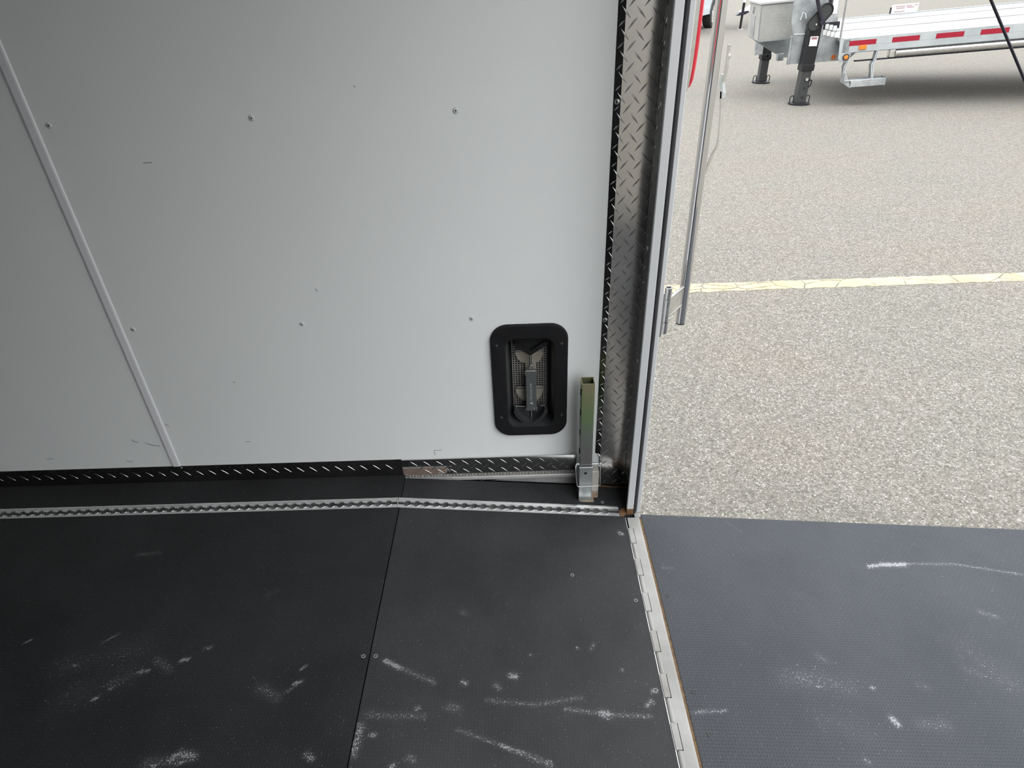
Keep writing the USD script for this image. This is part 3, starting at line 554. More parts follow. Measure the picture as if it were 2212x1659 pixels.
# ------------------------------------------------------------------ vent
vt = Thing('air_vent', (.0265, YW, .46), 'black plastic flow-through air vent with rounded corners set low in the white wall', 'vent')
def vr(cx, cz, w, h, r, y): return np.array([(x, y, z) for x, z in rrect(cx, cz, w, h, r)])
C0 = (.0262, .6262)
vt.part('vent_frame', loft([vr(*C0, .1905, .3340, .043, YW), vr(*C0, .1900, .3335, .043, YW - .0045), vr(*C0, .1865, .3300, .041, YW - .0075), vr(*C0, .1810, .3245, .038, YW - .0085),
    vr(.0268, .6225, .124, .270, .026, YW - .0075), vr(.0270, .6222, .1195, .265, .025, YW - .0055)]), 'vent_black', smooth=35)
hs = vt.part('vent_housing', loft([vr(.0270, .6222, .1195, .265, .025, YW - .0057), vr(.0272, .6210, .112, .256, .022, YW + .010), vr(.0274, .6190, .103, .250, .018, YW + .050), vr(.0275, .6185, .098, .246, .015, YW + .060), vr(.0275, .6185, .050, .200, .01, YW + .0605)], True), 'vent_satin', smooth=40)
for sx, sz in [(-.0543, .7389), (.1046, .7396), (-.0511, .5216), (.1069, .5246)]: screw_parts(vt, (sx, YW - .0082, sz), (0, -1, 0), .0042, .0022, 'screw_black')
scr = sbox(-.0185, .5030, .0705, .7385)
hl = []
for i in range(13):
    for j in range(34):
        if (i in (0, 12)) and False: continue
        hl.append(Point(-.0145 + i * .00675, .5075 + j * .00682).buffer(.00235, 2))
scr = scr.difference(unary_union(hl))
vt.part('perforated_screen', prism(scr, (0, YW + .0520, 0), X, Z, .0012), 'screen_metal')
vt.part('screen_backing', bx(-.020, .073, YW + .0585, YW + .0592, .502, .7395), 'seal_rubber')
def moon(x0, x1, zt, zl, n0, n1, zb_): return Polygon([(x0, zt), (x1, zt)] + [(x1 + (n1 - x1) * (1 - math.cos(t)) ** .9 , zt - (zt - zl) * math.sin(t)) for t in np.linspace(.12, math.pi / 2, 8)] + [(n1, zb_), (n0, zb_)] + [(x0 + (n0 - x0) * (1 - math.cos(t)) ** .9, zt - (zt - zl) * math.sin(t)) for t in np.linspace(math.pi / 2, .12, 8)])
vt.part('damper_plate', prism(moon(-.0090, .0618, .6890, .6560, .0155, .0440, .6350), (0, YW + .0455, 0), X, Z, .0018), 'damper_tan')
vt.part('damper_plate', prism(moon(-.0115, .0612, .5760, .5370, .0170, .0390, .5290), (0, YW + .0455, 0), X, Z, .0018), 'damper_tan')
for z in (.6925, .5805): vt.part('damper_fold', bx(-.0090, .0618, YW + .0435, YW + .0465, z - .0035, z + .0035, .001), 'screen_metal')
# wedge-shaped hoods above and below
def wedge(zt, drop, x0, x1, y0, y1, thick):
    m = (x0 + x1) / 2; pts = []
    P = [(x0, zt), (m, zt - drop), (x1, zt)]
    poly = LineString(P).buffer(thick / 2, join_style=1); return prism(poly, (0, y1, 0), X, Z, y1 - y0)
vt.part('rubber_hood', [wedge(.7290, .026, -.0080, .0650, YW + .012, YW + .050, .011), prism(Polygon([(-.012, .752), (.069, .752), (.069, .729), (.0285, .704), (-.012, .729)]), (0, YW + .0420, 0), X, Z, .022)], 'vent_black')
bowl = [(-.0135, .5290), (-.009, .516), (.004, .500), (.018, .490), (.0272, .4855), (.036, .490), (.050, .500), (.062, .516), (.0670, .5290)]
vt.part('rubber_scoop', [prism(LineString(bowl).buffer(.0045, join_style=1), (0, YW + .030, 0), X, Z, .024), prism(Polygon(bowl), (0, YW + .0350, 0), X, Z, .004)], 'vent_satin')
vt.part('hinge_spring', [tube([(-.0145 + .0012 * i, YW + .026 + .002 * math.sin(i * 2.2), .5330 + .002 * math.cos(i * 2.2)) for i in range(5)], .0009, 6), tube([(.0530 + .0011 * i, YW + .026 + .0026 * math.sin(i * 1.9), .5325 + .0030 * math.cos(i * 1.9)) for i in range(13)], .0009, 6), cyl((-.0130, YW + .026, .533), (.012, YW + .026, .5315), .0009, 8)], 'screw_zinc', kind='stuff')
rod = vt.part('pull_rod', [cyl((.0290, YW + .030, .7050), (.0290, YW + .026, .6545), .0033, 14)], 'chrome_soft', smooth=50)
vt.part('rod_eye', tube([(.0290 + .0040 * math.sin(a), YW + .0245, .6560 + .0052 * math.cos(a)) for a in np.linspace(0, 2 * math.pi, 13)[:-1]], .0016, 8, True), 'chrome', parent=rod, smooth=True)
vt.part('pull_rod', cyl((.0288, YW + .026, .5250), (.0285, YW + .030, .4830), .0016, 10), 'screen_metal', smooth=50)
lv = vt.part('lever_block', bx(.0150, .0428, YW + .0140, YW + .0300, .5238, .6480, .0022), 'lever_grey', label='grey lever block with small white lettering')
vt.part('block_cap', bx(.0165, .0415, YW + .0135, YW + .0160, .6478, .6505, .0008), 'screw_zinc', parent=lv)
for x in (.0148, .0430):
    vt.part('side_clip', bx(x - .0013, x + .0013, YW + .0140, YW + .0230, .6370, .6475, .0006), 'screw_zinc', parent=lv)
    vt.part('side_clip', bx(x - .0012, x + .0012, YW + .0140, YW + .0230, .5245, .5330, .0006), 'screw_zinc', parent=lv)
def lettering(txt, h, cx, z0):
    m = meshkit.text_mesh(txt, h, .0003); v = np.array(m.vertices)   # reads upwards, its top to the left
    return trimesh.Trimesh(np.column_stack([cx - v[:, 1], YW + .0140 - v[:, 2], z0 + v[:, 0]]), m.faces, process=False)
vt.part('printed_lettering', [lettering('LIBEITEVALVWR', .0050, .0312, .5560)], 'print_white', parent=lv)
vt.part('printed_lettering', [lettering('XL', .0036, .0372, .5302)], 'print_white', parent=lv)
vt.part('printed_arrow', prism(Polygon([(.0238, .5496), (.0325, .5540), (.0325, .5450)]), (0, YW + .0141, 0), X, Z, .0004), 'print_white', parent=lv)

# ------------------------------------------------------------------ square tube stake in the corner
tb = Thing('square_post', (.168, 1.28, .278), 'upright yellow zinc square tube in the rear corner, pinned in a steel socket', 'post')
def sq_tube(cx, cy, w, t, z0, z1, lean=(0, 0)):
    o, i = sbox(-w / 2, -w / 2, w / 2, w / 2).buffer(-.002).buffer(.002), sbox(-w / 2 + t, -w / 2 + t, w / 2 - t, w / 2 - t)
    m = prism(o.difference(i), (cx, cy, z0), X, Y, z1 - z0); v = np.array(m.vertices); k = (v[:, 2] - z0) / (z1 - z0); v[:, 0] += k * lean[0]; v[:, 1] += k * lean[1]
    return trimesh.Trimesh(v, m.faces, process=False)
tb.part('square_tube', sq_tube(.1690, 1.2815, .0325, .0026, .330, .6595, (-.0028, 0)), 'zinc_yellow', label='hollow tube with green and gold sheen')
for zs in (.375 + .062 * i for i in range(1, 5)): tb.part('side_slot', bx(.1510 - .0028 * (zs - .33) / .33, .1524 + .0008 - .0028 * (zs - .33) / .33, 1.2720, 1.2755, zs, zs + .017), 'dark_hole')
sk = tb.part('socket_sleeve', [bx(.1512, .1862, 1.2598, 1.2625, zb(.168) - .0005, .3985, .0008), bx(.1512, .1538, 1.2626, 1.3010, zb(.168), .3985, .0006), bx(.1836, .1862, 1.2626, 1.3010, zb(.168), .3985, .0006)], 'zinc_grey', label='square zinc plated socket')
tb.part('sleeve_lip', [bx(.1500, .1872, 1.2590, 1.2625, .3960, .4000, .0008)], 'zinc_grey', parent=sk)
tb.part('pin_hole', cyl((.1675, 1.2592, .3795), (.1675, 1.2603, .3795), .0042, 14), 'dark_hole', parent=sk)
tb.part('socket_base', bx(.1490, .1930, 1.2560, 1.3020, zb(.171) - .002, zb(.171) + .0015, .0008), 'zinc_rust', label='rusty base plate under the socket')
tb.part('side_bracket', [bx(.1862, .2060, 1.2740, 1.2766, zb(.2), .3700, .0008), bx(.1862, .2060, 1.2766, 1.300, .3670, .3700, .0008)], 'zinc_rust', label='rust stained side bracket')
pn = tb.part('lock_pin', [cyl((.1455, 1.2710, .4025), (.2075, 1.2710, .4010), .0036, 14), cyl((.2075, 1.2710, .4010), (.2100, 1.2710, .4010), .0052, 14)], 'zinc_grey', smooth=50)
wp = [(.1440, 1.2690, .4060), (.1405, 1.2600, .4020), (.1410, 1.2570, .3900), (.1440, 1.2550, .3550), (.1455, 1.2545, .3425)] + [(.1455 + .006 * (1 - math.cos(a)), 1.2545, .3425 - .006 * math.sin(a)) for a in np.linspace(.3, math.pi / 2, 5)] + [(.2020, 1.2545, .3378)] + [(.2020 + .005 * math.sin(a), 1.2545, .3428 - .005 * math.cos(a)) for a in np.linspace(.3, math.pi / 2, 5)] + [(.2066, 1.2550, .3700), (.2056, 1.2600, .4000), (.2050, 1.2690, .4075)]
tb.part('wire_clip', tube(wp, .0015, 8), 'screw_zinc', parent=pn, smooth=True)
# ------------------------------------------------------------------ things outside the rear opening
lb = Thing('lock_bar', (.42, 1.45, .70), 'tall chrome door rod outside the rear corner, hinged low to the frame', 'door rod')
lb.part('chrome_pole', cyl((.4236, 1.45, .7230), (.4239, 1.45, 2.3), .0127, 32), 'chrome', smooth=50)
lb.part('end_plug', cyl((.4236, 1.45, .7190), (.4236, 1.45, .7230), .0118, 24), 'seal_rubber', smooth=40)
hb = (.3620, 1.37)
lb.part('hinge_barrel', cyl((*hb, .8310), (*hb, .8590), .0088, 24), 'chrome_soft', smooth=50)
lb.part('barrel_bore', cyl((*hb, .8590), (*hb, .8594), .0060, 18), 'dark_hole')
lb.part('barrel_rim', tube([(hb[0] + .0076 * math.cos(a), hb[1] + .0076 * math.sin(a), .8590) for a in np.linspace(0, 2 * math.pi, 21)[:-1]], .0013, 6, True), 'chrome_soft', smooth=True)
lb.part('hinge_barrel', cyl((*hb, .7690), (*hb, .8300), .0086, 24), 'chrome_soft', smooth=50)
lb.part('hinge_barrel', cyl((*hb, .7370), (*hb, .7680), .0086, 24), 'chrome_soft', smooth=50)
lb.part('hinge_strap', bx(.3135, .3560, 1.368, 1.374, .7250, .8450, .001), 'chrome_soft', label='strap that holds the hinge barrel to the frame')
d = np.array([.4236 - hb[0], 1.45 - hb[1], 0]); d /= np.linalg.norm(d); a0 = np.array([*hb, 0]) + d * .0080; a1 = np.array([.4236, 1.45, 0]) - d * .0110
lb.part('link_plate', prism(sbox(0, .7790, np.linalg.norm(a1 - a0), .8240), a0 + np.array([0, 0, 0]), d, Z, .003), 'steel_bar')
for z in (.8260, .7770): lb.part('link_bar', cyl(a0 + Z * z, a1 + Z * z, .0042, 12), 'chrome_soft', smooth=50)

lh = Thing('door_hasp', (.47, 1.5, 1.12), 'bent flat steel hasp hanging beside the chrome rod', 'hasp')
W_ = np.array([.62, .78, 0]); W_ /= np.linalg.norm(W_)
def strap(path, w, t):
    """A flat strap whose centre line is path (x, z) at y = 1.5, its width along W_."""
    poly = LineString(path).buffer(t / 2, cap_style=2, join_style=1)
    U = X; m = trimesh.creation.extrude_polygon(poly, 1.0, engine='earcut'); v = np.array(m.vertices)
    out = np.column_stack([v[:, 0], np.full(len(v), 1.49), v[:, 1]]) + np.outer(v[:, 2] * w, W_); f = m.faces[:, ::-1]
    return trimesh.Trimesh(out, f, process=False)
lh.part('handle_strap', strap([(.4585, 1.266), (.4640, 1.22), (.4670, 1.165), (.4640, 1.148), (.4560, 1.132), (.4490, 1.105), (.446, 1.09)], .014, .0036), 'steel_bar')
lh.part('handle_plate', strap([(.4610, 1.356), (.4615, 1.31), (.4600, 1.285)], .012, .004), 'steel_bar')
lh.part('handle_clasp', strap([(.4560, 1.300), (.4545, 1.285), (.4610, 1.262), (.4615, 1.252)], .016, .006), 'zinc_grey', label='grey folded clasp on the handle')
lh.part('bolt', dome((.4672, 1.4985, 1.334), (.62, -.6, 0), .0070, .004), 'chrome_soft', smooth=50)
lh.part('support_arm', strap([(.446, 1.118), (.4385, 1.100), (.4270, 1.068)], .008, .004), 'steel_bar')

tl = Thing('tail_light', (.335, 1.35, 1.29), 'long red tail light seen edge on outside the rear post', 'light')
def lensring(x, ry, z0, z1, n=40): return np.array([(x, 1.345 + ry * math.copysign(abs(math.cos(a)) ** .8, math.cos(a)), (z0 + z1) / 2 + (z1 - z0) / 2 * math.copysign(abs(math.sin(a)) ** .55, math.sin(a))) for a in np.linspace(0, 2 * math.pi, n + 1)[:-1]])
tl.part('light_bezel', loft([lensring(.3140, .050, 1.268, 1.80), lensring(.3260, .045, 1.280, 1.79), lensring(.3450, .034, 1.292, 1.775), lensring(.3465, .030, 1.298, 1.77)], True), 'chrome_soft', smooth=40)
tl.part('red_lens', loft([lensring(.3462, .0305, 1.297, 1.772), lensring(.3505, .030, 1.299, 1.769), lensring(.3540, .026, 1.306, 1.761), lensring(.3552, .012, 1.34, 1.73)], True), 'red_lens', smooth=40)

cb = Thing('ramp_cable', (1.9, 1.19, .1), 'thin dark cable running down to the ramp at the far right', 'cable')
c0, c1 = np.array([.33, 1.22, 1.993]), np.array([1.92, 1.19, .122])
dr = np.array([.91 - .808, 0, 1.315 - 1.434]); P1 = np.array([.859, 1.2235, 1.3745])
top = P1 + dr * (.33 - P1[0]) / dr[0]; k = (1.935 - P1[0]) / dr[0]; bot = P1 + dr * k; bot[1] = 1.2235; bot[2] = zb(bot[0]) + .006
cb.part('wire_rope', tube([top, P1, bot], .0023, 8), 'cable_dark', smooth=60)
cb.part('cable_eye', bx(bot[0] - .02, bot[0] + .03, 1.2175, 1.2295, zb(bot[0]) - .03, zb(bot[0]) + .012, .003), 'zinc_grey')
cb.part('cable_anchor', bx(.310, .345, 1.20, 1.24, top[2] - .02, top[2] + .02, .003), 'zinc_grey')

# ------------------------------------------------------------------ painted line on the lot, cracked
from scipy.spatial import Voronoi
r2 = np.random.default_rng(3)
def ragged(y, n=160): return [(x, y + r2.normal(0, .0035) + .0047 * (x - 1)) for x in np.linspace(-.6, 6.2, n)]
strip_ = Polygon(ragged(3.1365) + ragged(3.2395)[::-1]).buffer(0)
pts = np.column_stack([r2.uniform(-.8, 6.4, 95), 3.19 + r2.uniform(-.09, .09, 95)])
pts = pts * [1, 1.0]; vor = Voronoi(np.vstack([pts * [1, 1.7], [[-9, 5.4], [15, 5.4], [3, -20], [3, 30]]])); shards = []
for r in vor.point_region[:len(pts)]:
    reg = vor.regions[r]
    if -1 in reg or not reg: continue
    q = Polygon(vor.vertices[reg] / [1, 1.7]).buffer(-.0026 * r2.uniform(.5, 1.5)).intersection(strip_)
    if q.is_empty: continue
    q = q.segmentize(.03) if hasattr(q, 'segmentize') else q
    for gq in getattr(q, 'geoms', [q]):
        if gq.area < 2e-4: continue
        c = [(x + r2.normal(0, .0011), y + r2.normal(0, .0011)) for x, y in gq.exterior.coords[:-1]]; shards.append(Polygon(c).buffer(0))
single('parking_line', prism(unary_union(shards), (0, 0, .0002), X, Y, .0016), 'line_yellow', 'faded yellow parking line on the asphalt, crossed by fine cracks', 'parking line')

# ------------------------------------------------------------------ flatbed trailer
psi, th = -.13, .06
FU = np.array([math.cos(psi) * math.cos(th), math.sin(psi) * math.cos(th), math.sin(th)]); FN = np.array([-math.sin(psi), math.cos(psi), 0]); FV = np.cross(FU, FN); FO = np.array([3.869, 8.264, .715])
def F(m):
    v, f = arr(m); return trimesh.Trimesh(FO + v[:, :1] * FU + v[:, 1:2] * FN + v[:, 2:3] * FV, f, process=False)
def fb(*a, b=0.0): return F(bx(*a, b))
S, N_, V_ = np.array([1.0, 0, 0]), np.array([0, 1.0, 0]), np.array([0, 0, 1.0])
ft = Thing('flatbed_trailer', (3.9, 9.4, 0), 'long silver flatbed trailer with red reflective strips parked across the lot', 'trailer')
WD, LN = 2.42, 5.2
npl = 11; pw = (WD - .03) / npl
for i in range(npl):
    ft.part('deck_plank', fb(.0, LN, .018 + i * pw, .018 + (i + 1) * pw - .006, -.030, -.002 if i % 4 else .004, b=.004), 'deck_alloy')
rl = ft.part('side_rail', [fb(.02, LN, -.002, .016, -.150, .006, b=.004), fb(.02, LN, .016, .060, -.155, -.140, b=.003)], 'rail_alloy', label='silver side rail')
for i in range(6):
    x0 = .092 + .4628 * i
    ft.part('red_reflector', fb(x0, x0 + .290, -.0035, -.002, -.078, -.026), 'tape_red', parent=rl)
    ft.part('pale_reflector', fb(x0 + .292, x0 + .460, -.0032, -.002, -.078, -.026), 'rail_alloy', parent=rl)
ft.part('amber_marker', fb(.203, .285, -.016, -.002, -.124, -.078, b=.004), 'amber_lens', parent=rl)
ft.part('side_rail', [fb(.02, LN, WD - .012, WD + .006, -.150, .012, b=.004)], 'rail_alloy')
ft.part('corner_plate', F(prism(Polygon([(-.015, .0), (.10, -.01), (.10, -.165), (.115, -.215), (.085, -.245), (.02, -.245), (-.005, -.2)]), (0, .012, 0), S, V_, .014)), 'rail_alloy', label='rounded corner plate that carries the amber light')
al = ft.part('marker_light', F(cyl((.078, -.003, -.192), (.078, -.016, -.192), .036, 24)), 'jack_black_soft', smooth=40, label='round amber marker light in a black ring')
ft.part('amber_lens', F(dome((.078, -.0155, -.192), (0, -1, 0), .024, .008)), 'amber_lens', parent=al, smooth=50)
hb_ = ft.part('headboard', [F(prism(LineString([(-.018, .55), (-.015, .0), (-.010, -.035), (.03, -.05)]).buffer(.007), (0, .02, 0), S, V_, .02))], 'deck_alloy', label='upright edge at the front of the deck')
pl = ft.part('gusset_plate', F(prism(Polygon([(-.535, -.245), (-.50, .067), (-.535, .20), (-.545, .62), (-.05, .62), (-.02, .2), (.0, -.02), (.075, -.05), (.075, -.25)]), (0, .215, 0), S, V_, .015)), 'galvanised', label='big blotchy galvanised side plate')
ft.part('plate_rib', fb(-.525, -.505, .175, .20, -.245, .06, b=.004), 'galvanised', parent=pl)
ft.part('plate_bead', F(cyl((-.49, .196, .075), (-.36, .196, .068), .007, 10)), 'tape_white', parent=pl)
ft.part('plate_hook', F(tube([(-.44, .19, .22), (-.43, .165, .30), (-.40, .16, .285), (-.385, .17, .235)], .008, 6)), 'tape_white', parent=pl)
ft.part('plate_slot', fb(-.105, -.045, .193, .2005, .25, .50, b=.01), 'sticker_white', parent=pl)
ft.part('red_marker', F(cyl((.0, .199, -.205), (.0, .19, -.205), .026, 20)), 'amber_dim', parent=pl, smooth=40)
ft.part('dark_latch', fb(-.150, -.115, .17, .20, .30, .55, b=.006), 'cable_dark', parent=pl)
for r, (n0, sx0, h0, dx, dh) in enumerate([(3, -.128, .128, .046, -.0125), (4, -.145, .066, .0455, -.0125)]):
    for i in range(n0):
        cx, ch = sx0 + i * dx, h0 + i * dh
        ft.part('white_sticker', F(prism(Polygon(rrect(0, 0, .040, .054, .009, 4)), (cx, .1978, ch), S, V_, .002)), 'sticker_white', parent=pl)
ft.part('sticker_band', fb(-.17, .01, .1985, .2003, .10, .17), 'cable_dark', parent=pl)

def leg(sc, n, top, mid, foot_h, big=1.0):
    """A drop leg: outer tube, inner tube with holes, round foot with two loops."""
    base = FO + FU * sc + FN * n; bx0, by0 = base[0], base[1] 
    w = .068 * big; lean = .0
    def V3(m): return m
    p = ft.part('drop_leg', trimesh.util.concatenate([bx(bx0 - w, bx0 + w, by0 - w, by0 + w, mid - .02, top, .006), bx(bx0 - w - .006, bx0 + w + .006, by0 - w - .006, by0 + w + .006, mid - .02, mid + .05, .006)]), 'jack_black', label='black landing leg')
    wi = w * .86
    ft.part('inner_tube', bx(bx0 - wi, bx0 + wi, by0 - wi, by0 + wi, .022, mid + .02, .005), 'jack_black_soft', parent=p)
    ft.part('foot_pad', trimesh.util.concatenate([cyl((bx0, by0, .004), (bx0, by0, .016), .128, 28), cyl((bx0, by0, .016), (bx0, by0, .024), .128, 28, .10)]), 'jack_black', parent=p, smooth=35)
    for sgn in (-1, 1):
        cx = bx0 + sgn * .098
        ft.part('foot_loop', tube([(cx - .022, by0, .02), (cx - .022, by0, .075)] + [(cx - .022 * math.cos(a), by0, .078 + .02 * math.sin(a)) for a in np.linspace(.3, math.pi - .3, 6)] + [(cx + .022, by0, .075), (cx + .022, by0, .02)], .0055, 6), 'jack_black', parent=p)
    return p, bx0, by0, w, wi
p, lx, ly, lw, wi = leg(-.300, .13, .93, .40, 0)
for h in (.186, .082): ft.part('leg_hole', cyl((lx + .004, ly - wi - .001, h), (lx + .004, ly - wi + .004, h), .017, 16), 'dark_hole', parent=p)
ft.part('leg_pin', cyl((lx + .01, ly - wi - .02, .288), (lx + .01, ly - wi + .01, .288), .018, 16), 'chrome_soft', parent=p, smooth=40)
ft.part('pin_handle', tube([(lx + .04, ly - wi - .015, .285), (lx + .075, ly - wi - .01, .27), (lx + .07, ly - wi - .01, .22), (lx + .05, ly - wi - .01, .20)], .008, 6), 'jack_black', parent=p)
lbv = lx - .002
ft.part('leg_label', bx(lbv - .045, lbv + .048, ly - lw - .002, ly - lw, .645, .748), 'sticker_white', parent=p, label='white warning label with a red band')
ft.part('label_band', bx(lbv - .030, lbv + .034, ly - lw - .003, ly - lw - .002, .715, .738), 'sticker_red', parent=p)
# gear cover: a leaning oblong box with a rim, and the crank
gc = np.array([lx - .005, ly - lw - .004, .945]); ga = math.radians(49)
U2, V2 = np.array([math.cos(ga), 0, math.sin(ga)]), np.array([-math.sin(ga), 0, math.cos(ga)])
obl = LineString([(-.085, .0), (.085, .0)]).buffer(.076, 12)
ck = ft.part('gear_cover', prism(obl, gc + [0, 0, 0], U2, V2, -.05 if False else .05), 'jack_black_soft', label='black oblong gear cover on the front leg')
gk = np.array(prism(obl, gc, U2, V2, .05).vertices)[:, 1]
yf = gk.min() - .001
ft.part('cover_rim', tube([gc * [1, 0, 1] + [0, yf - .004, 0] + U2 * a + V2 * b for a, b in list(LineString([(-.085, .0), (.085, .0)]).buffer(.072, 10).exterior.coords)[:-1]], .007, 6, True), 'jack_black', parent=ck, smooth=True)
ft.part('cover_bolt', dome((lx - .03, yf, .872), (0, -1, 0), .014, .01), 'chrome_soft', parent=ck, smooth=50)
ft.part('cover_bolt', dome((lx + .055, yf, .90), (0, -1, 0), .012, .01), 'chrome_soft', parent=ck, smooth=50)
hub = np.array([lx + .02, yf - .02, .895])
ft.part('crank_handle', [cyl(hub + [0, .025, 0], hub - [0, .02, 0], .03, 18), cyl(hub, hub + np.array([-.205, -.02, .42]), .021, 12), cyl(hub + np.array([-.205, -.02, .42]), hub + np.array([-.215, -.16, .43]), .014, 12)], 'cable_dark', label='dark crank arm slanting up to the left', smooth=45)
p2, l2x, l2y, l2w, w2 = leg(-.405, 1.90, .66, .33, 0, .92)
ft.part('leg_pin', cyl((l2x + .01, l2y - l2w - .006, .36), (l2x + .01, l2y - l2w + .006, .36), .012, 12), 'chrome_soft', parent=p2)
# tool box ahead of the deck, tongue below it
tbx = ft.part('tool_box', fb(-.835, -.40, .50, 1.22, .0, .395, b=.006), 'box_alloy', label='pale aluminium tool box with embossed sides')
ft.part('box_lid', fb(-.85, -.39, .485, 1.235, .395, .425, b=.006), 'lid_white', parent=tbx)
ft.part('box_edge', [fb(-.842, -.832, .495, .505, .0, .395), fb(-.842, -.40, .4945, .4995, -.004, .012)], 'galvanised_dark', parent=tbx)
bars = []
for i in range(11):
    for j in range(10):
        if rng.random() < .7: bars.append(fb(-.80 + i * .036 + (j % 2) * .018, -.787 + i * .036 + (j % 2) * .018, .4985, .5002, .03 + j * .035, .036 + j * .035))
ft.part('box_emboss', bars, 'box_alloy', parent=tbx, kind='stuff')
for h in (.20, .31): ft.part('box_latch', [F(cyl((-.834, .95, h), (-.85, .95, h), .022, 14)), fb(-.846, -.834, .92, .98, h - .02, h + .05)] if h > .25 else [fb(-.842, -.834, .80, 1.05, .02, .26)], 'galvanised_dark' if h > .25 else 'galvanised', parent=tbx)
ft.part('tongue_beam', F(prism(Polygon([(-.80, -.004), (-.30, -.004), (-.30, -.27), (-.42, -.25), (-.52, -.19), (-.70, -.075)]), (0, .98, 0), S, V_, .06)), 'galvanised_dark', label='tapered tongue beam under the tool box')
ft.part('tongue_beam', F(prism(Polygon([(-.80, -.004), (-.30, -.004), (-.30, -.27), (-.42, -.25), (-.52, -.19), (-.70, -.075)]), (0, 1.35, 0), S, V_, .06)), 'galvanised_dark')
ft.part('tongue_bracket', fb(-.505, -.43, .80, .90, -.275, -.19, b=.004), 'galvanised', label='small square bracket below the tongue')
ft.part('tongue_bracket', fb(-.60, -.49, 1.78, 1.86, -.30, -.06, b=.004), 'galvanised')
ft.part('under_frame', [fb(.15, LN, .62, .72, -.20, -.03), fb(.15, LN, 1.72, 1.82, -.20, -.03)] + [fb(.3 + .7 * i, .36 + .7 * i, .06, WD - .02, -.12, -.03) for i in range(7)], 'galvanised_dark', label='frame beams under the deck')
ft.part('brace_plate', F(prism(Polygon([(.16, -.04), (.42, -.04), (.20, -.24), (.16, -.24)]), (0, .26, 0), S, V_, .02)), 'galvanised_dark')
sp_ = ft.part('side_pipe', [F(cyl((.630, .062, -.197), (LN - .4, .062, -.197), .048, 24)), fb(.565, .632, .03, .11, -.24, -.150, b=.006)], 'chrome_soft', smooth=45, label='round pipe slung under the rail')
ft.part('pipe_edge', fb(.20, LN - .4, .05, .08, -.256, -.243), 'cable_dark', parent=sp_)
stp = ft.part('step', [fb(.090, .545, -.06, .09, -.450, -.440, b=.003), F(prism(sbox(.165, -.515, .550, -.445), (0, -.055, 0), S, V_, .008))], 'galvanised', label='hanging grey step')
for s0, s1, s2 in ((.055, .115, .150), (.395, .42, .46)):
    ft.part('step_hanger', F(prism(LineString([(s1, -.14), (s1 - .01, -.235), (s1 + .02 - .05, -.30), (s1 + .015 - .05 + .03, -.455)]).buffer(.007 * 1.0, cap_style=2), (0, .09, 0), S, V_, .10)), 'galvanised', parent=stp)
    ft.part('hanger_edge', F(prism(LineString([(s1, -.14), (s1 - .01, -.235), (s1 + .02 - .05, -.30), (s1 + .015 - .05 + .03, -.455)]).buffer(.011, cap_style=2), (0, -.004, 0), S, V_, .006)), 'tape_white', parent=stp)
ft.part('step_end', [F(prism(Polygon([(.088, -.36), (.10, -.36), (.178, -.525), (.165, -.525), (.088, -.47)]), (0, .09, 0), S, V_, .14))], 'galvanised', parent=stp)
ft.part('step_end', fb(.546, .554, -.062, .09, -.525, -.435, b=.002), 'galvanised', parent=stp)
sg = ft.part('sign_panel', fb(1.365, 1.725, WD + .004, WD + .012, -.02, .118, b=.002), 'sticker_white', label='white notice panel on the far rail')
for x0, x1, h in ((1.42, 1.545, .094), (1.43, 1.545, .072), (1.56, 1.64, .094), (1.57, 1.67, .074), (1.67, 1.71, .096), (1.41, 1.55, .030)):
    ft.part('printed_line', fb(x0, x1, WD + .002, WD + .004, h - .006, h + .006), 'sticker_pink', parent=sg)
ft.part('sign_post', fb(1.352, 1.366, WD - .004, WD + .02, -.02, .09), 'jack_black', parent=sg)
def wheel(T_, c, axis, r, w, rim):
    axis = np.asarray(axis, float); axis /= np.linalg.norm(axis); c = np.asarray(c, float); a = np.cross(axis, Z); a /= np.linalg.norm(a); k = np.linspace(0, 2 * math.pi, 37)[:-1]
    ring = np.cos(k)[:, None] * a + np.sin(k)[:, None] * Z
    tp = T_.part('tyre', loft([c + axis * o + ring * q for q, o in ((r * .62, w * .40), (r * .70, w * .5), (r * .9, w * .5), (r * .98, w * .42), (r, w * .25), (r, -w * .25), (r * .98, -w * .42), (r * .9, -w * .5), (r * .7, -w * .5), (r * .62, -w * .40), (r * .62, w * .40))]), 'tyre_black', smooth=35)
    T_.part('wheel_rim', loft([c + axis * o + ring * q for q, o in ((r * .63, w * .38), (r * .58, w * .36), (r * .52, w * .2), (r * .25, w * .26), (r * .2, w * .36), (r * .02, w * .36))], True), rim, parent=tp, smooth=30)
    sp5 = [prism(sbox(-.028, r * .18, .028, r * .6), c + axis * w * .22, np.cross(Z * math.cos(q) + a * math.sin(q), axis), Z * math.cos(q) + a * math.sin(q), .03) for q in np.arange(5) * 2 * math.pi / 5]
    T_.part('wheel_spoke', sp5, 'chrome_soft', parent=tp)
for s0 in (4.0, 4.78):
    for n0, sg_ in ((.35, -1), (WD - .35, 1)):
        q = FO + FU * s0 + FN * n0; wheel(ft, (q[0], q[1], .36), FN * sg_, .36, .22, 'galvanised')
        ft.part('axle_mount', bx(q[0] - .06, q[0] + .06, q[1] - .06, q[1] + .06, .36, q[2] - .05), 'jack_black_soft')

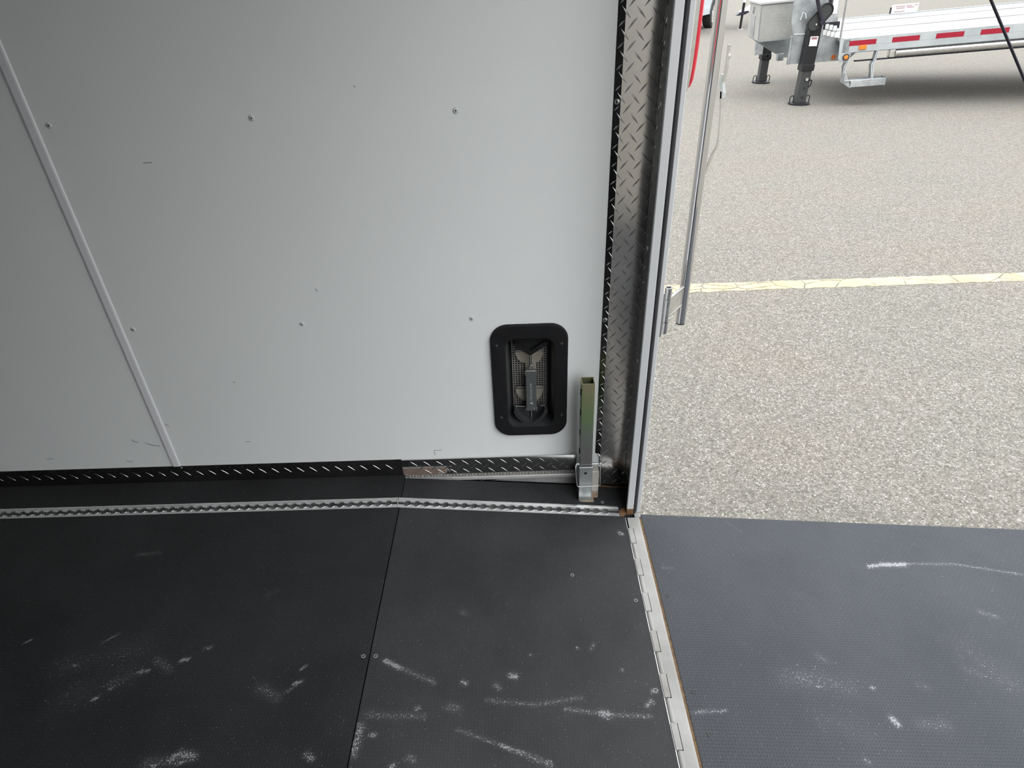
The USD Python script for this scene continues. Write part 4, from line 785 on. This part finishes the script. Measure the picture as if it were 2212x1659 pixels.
# ------------------------------------------------------------------ vehicles far behind
cr = Thing('parked_vehicle', (5.6, 20.1, 0), 'pale silver vehicle far behind, only its wheel and wing in view', 'vehicle')
ax = np.array([.86, -.51, 0.0]); ax /= np.linalg.norm(ax); lg = np.array([ax[1], -ax[0], 0]) * -1.0
wc = np.array([5.60, 20.15, .345]); wheel(cr, wc, ax, .345, .24, 'satin_alloy')
side = Polygon([(-2.6, .36), (-.44, .36)] + [(-.43 * math.cos(a), .345 + .43 * math.sin(a)) for a in np.linspace(.05, math.pi - .05, 16)] + [(.44, .36), (.85, .36), (.95, .55), (.9, .95), (.2, 1.0), (-.5, 1.45), (-2.4, 1.5), (-2.6, 1.0)])
cr.part('body_side', prism(side, wc * [1, 1, 0] + ax * .10, lg, Z, .02), 'paint_silver')
cr.part('body_shell', prism(Polygon([(-2.6, .4), (-.5, .4), (-.5, .82), (.5, .82), (.5, .4), (.85, .4), (.9, .95), (.2, 1.0), (-.5, 1.45), (-2.4, 1.5)]), wc * [1, 1, 0] + ax * .09, lg, Z, 1.5 if np.cross(lg, Z) @ ax < 0 else -1.5), 'paint_silver')
cr.part('arch_lip', prism(LineString([(-.43 * math.cos(a), .345 + .43 * math.sin(a)) for a in np.linspace(.02, math.pi - .02, 22)]).buffer(.03), wc * [1, 1, 0] + ax * .105, lg, Z, .03), 'jack_black_soft')

ht = Thing('tongue_jack_trailer', (6.19, 19.2, 0), 'distant white trailer tongue with a black upright jack', 'trailer')
ht.part('jack_post', [cyl((6.192, 19.2, .02), (6.20, 19.2, .40), .030, 14), cyl((6.20, 19.2, .40), (6.205, 19.2, .62), .034, 14)], 'jack_black', smooth=45)
ht.part('jack_cap', cyl((6.205, 19.2, .62), (6.21, 19.2, .74), .032, 14), 'sticker_white', smooth=45)
ht.part('jack_foot', cyl((6.192, 19.2, .0), (6.192, 19.2, .018), .085, 20), 'sill_grey')
ht.part('coupler', [prism(Polygon([(6.02, .33), (6.10, .36), (6.14, .40), (6.33, .43), (6.36, .40), (6.26, .35), (6.10, .325)]), (0, 19.24, 0), X, Z, .08)], 'cable_dark')
ht.part('tongue_beam', [cyl((6.12, 19.30, .37), (8.35, 24.2, .42), .050, 12), cyl((6.22, 19.28, .36), (8.75, 24.2, .42), .050, 12), cyl((8.2, 24.2, .42), (8.9, 24.2, .42), .05, 12)], 'paint_white', smooth=45)
wheel(ht, (8.50, 24.3, .26), (1, 0, 0), .26, .16, 'galvanised')
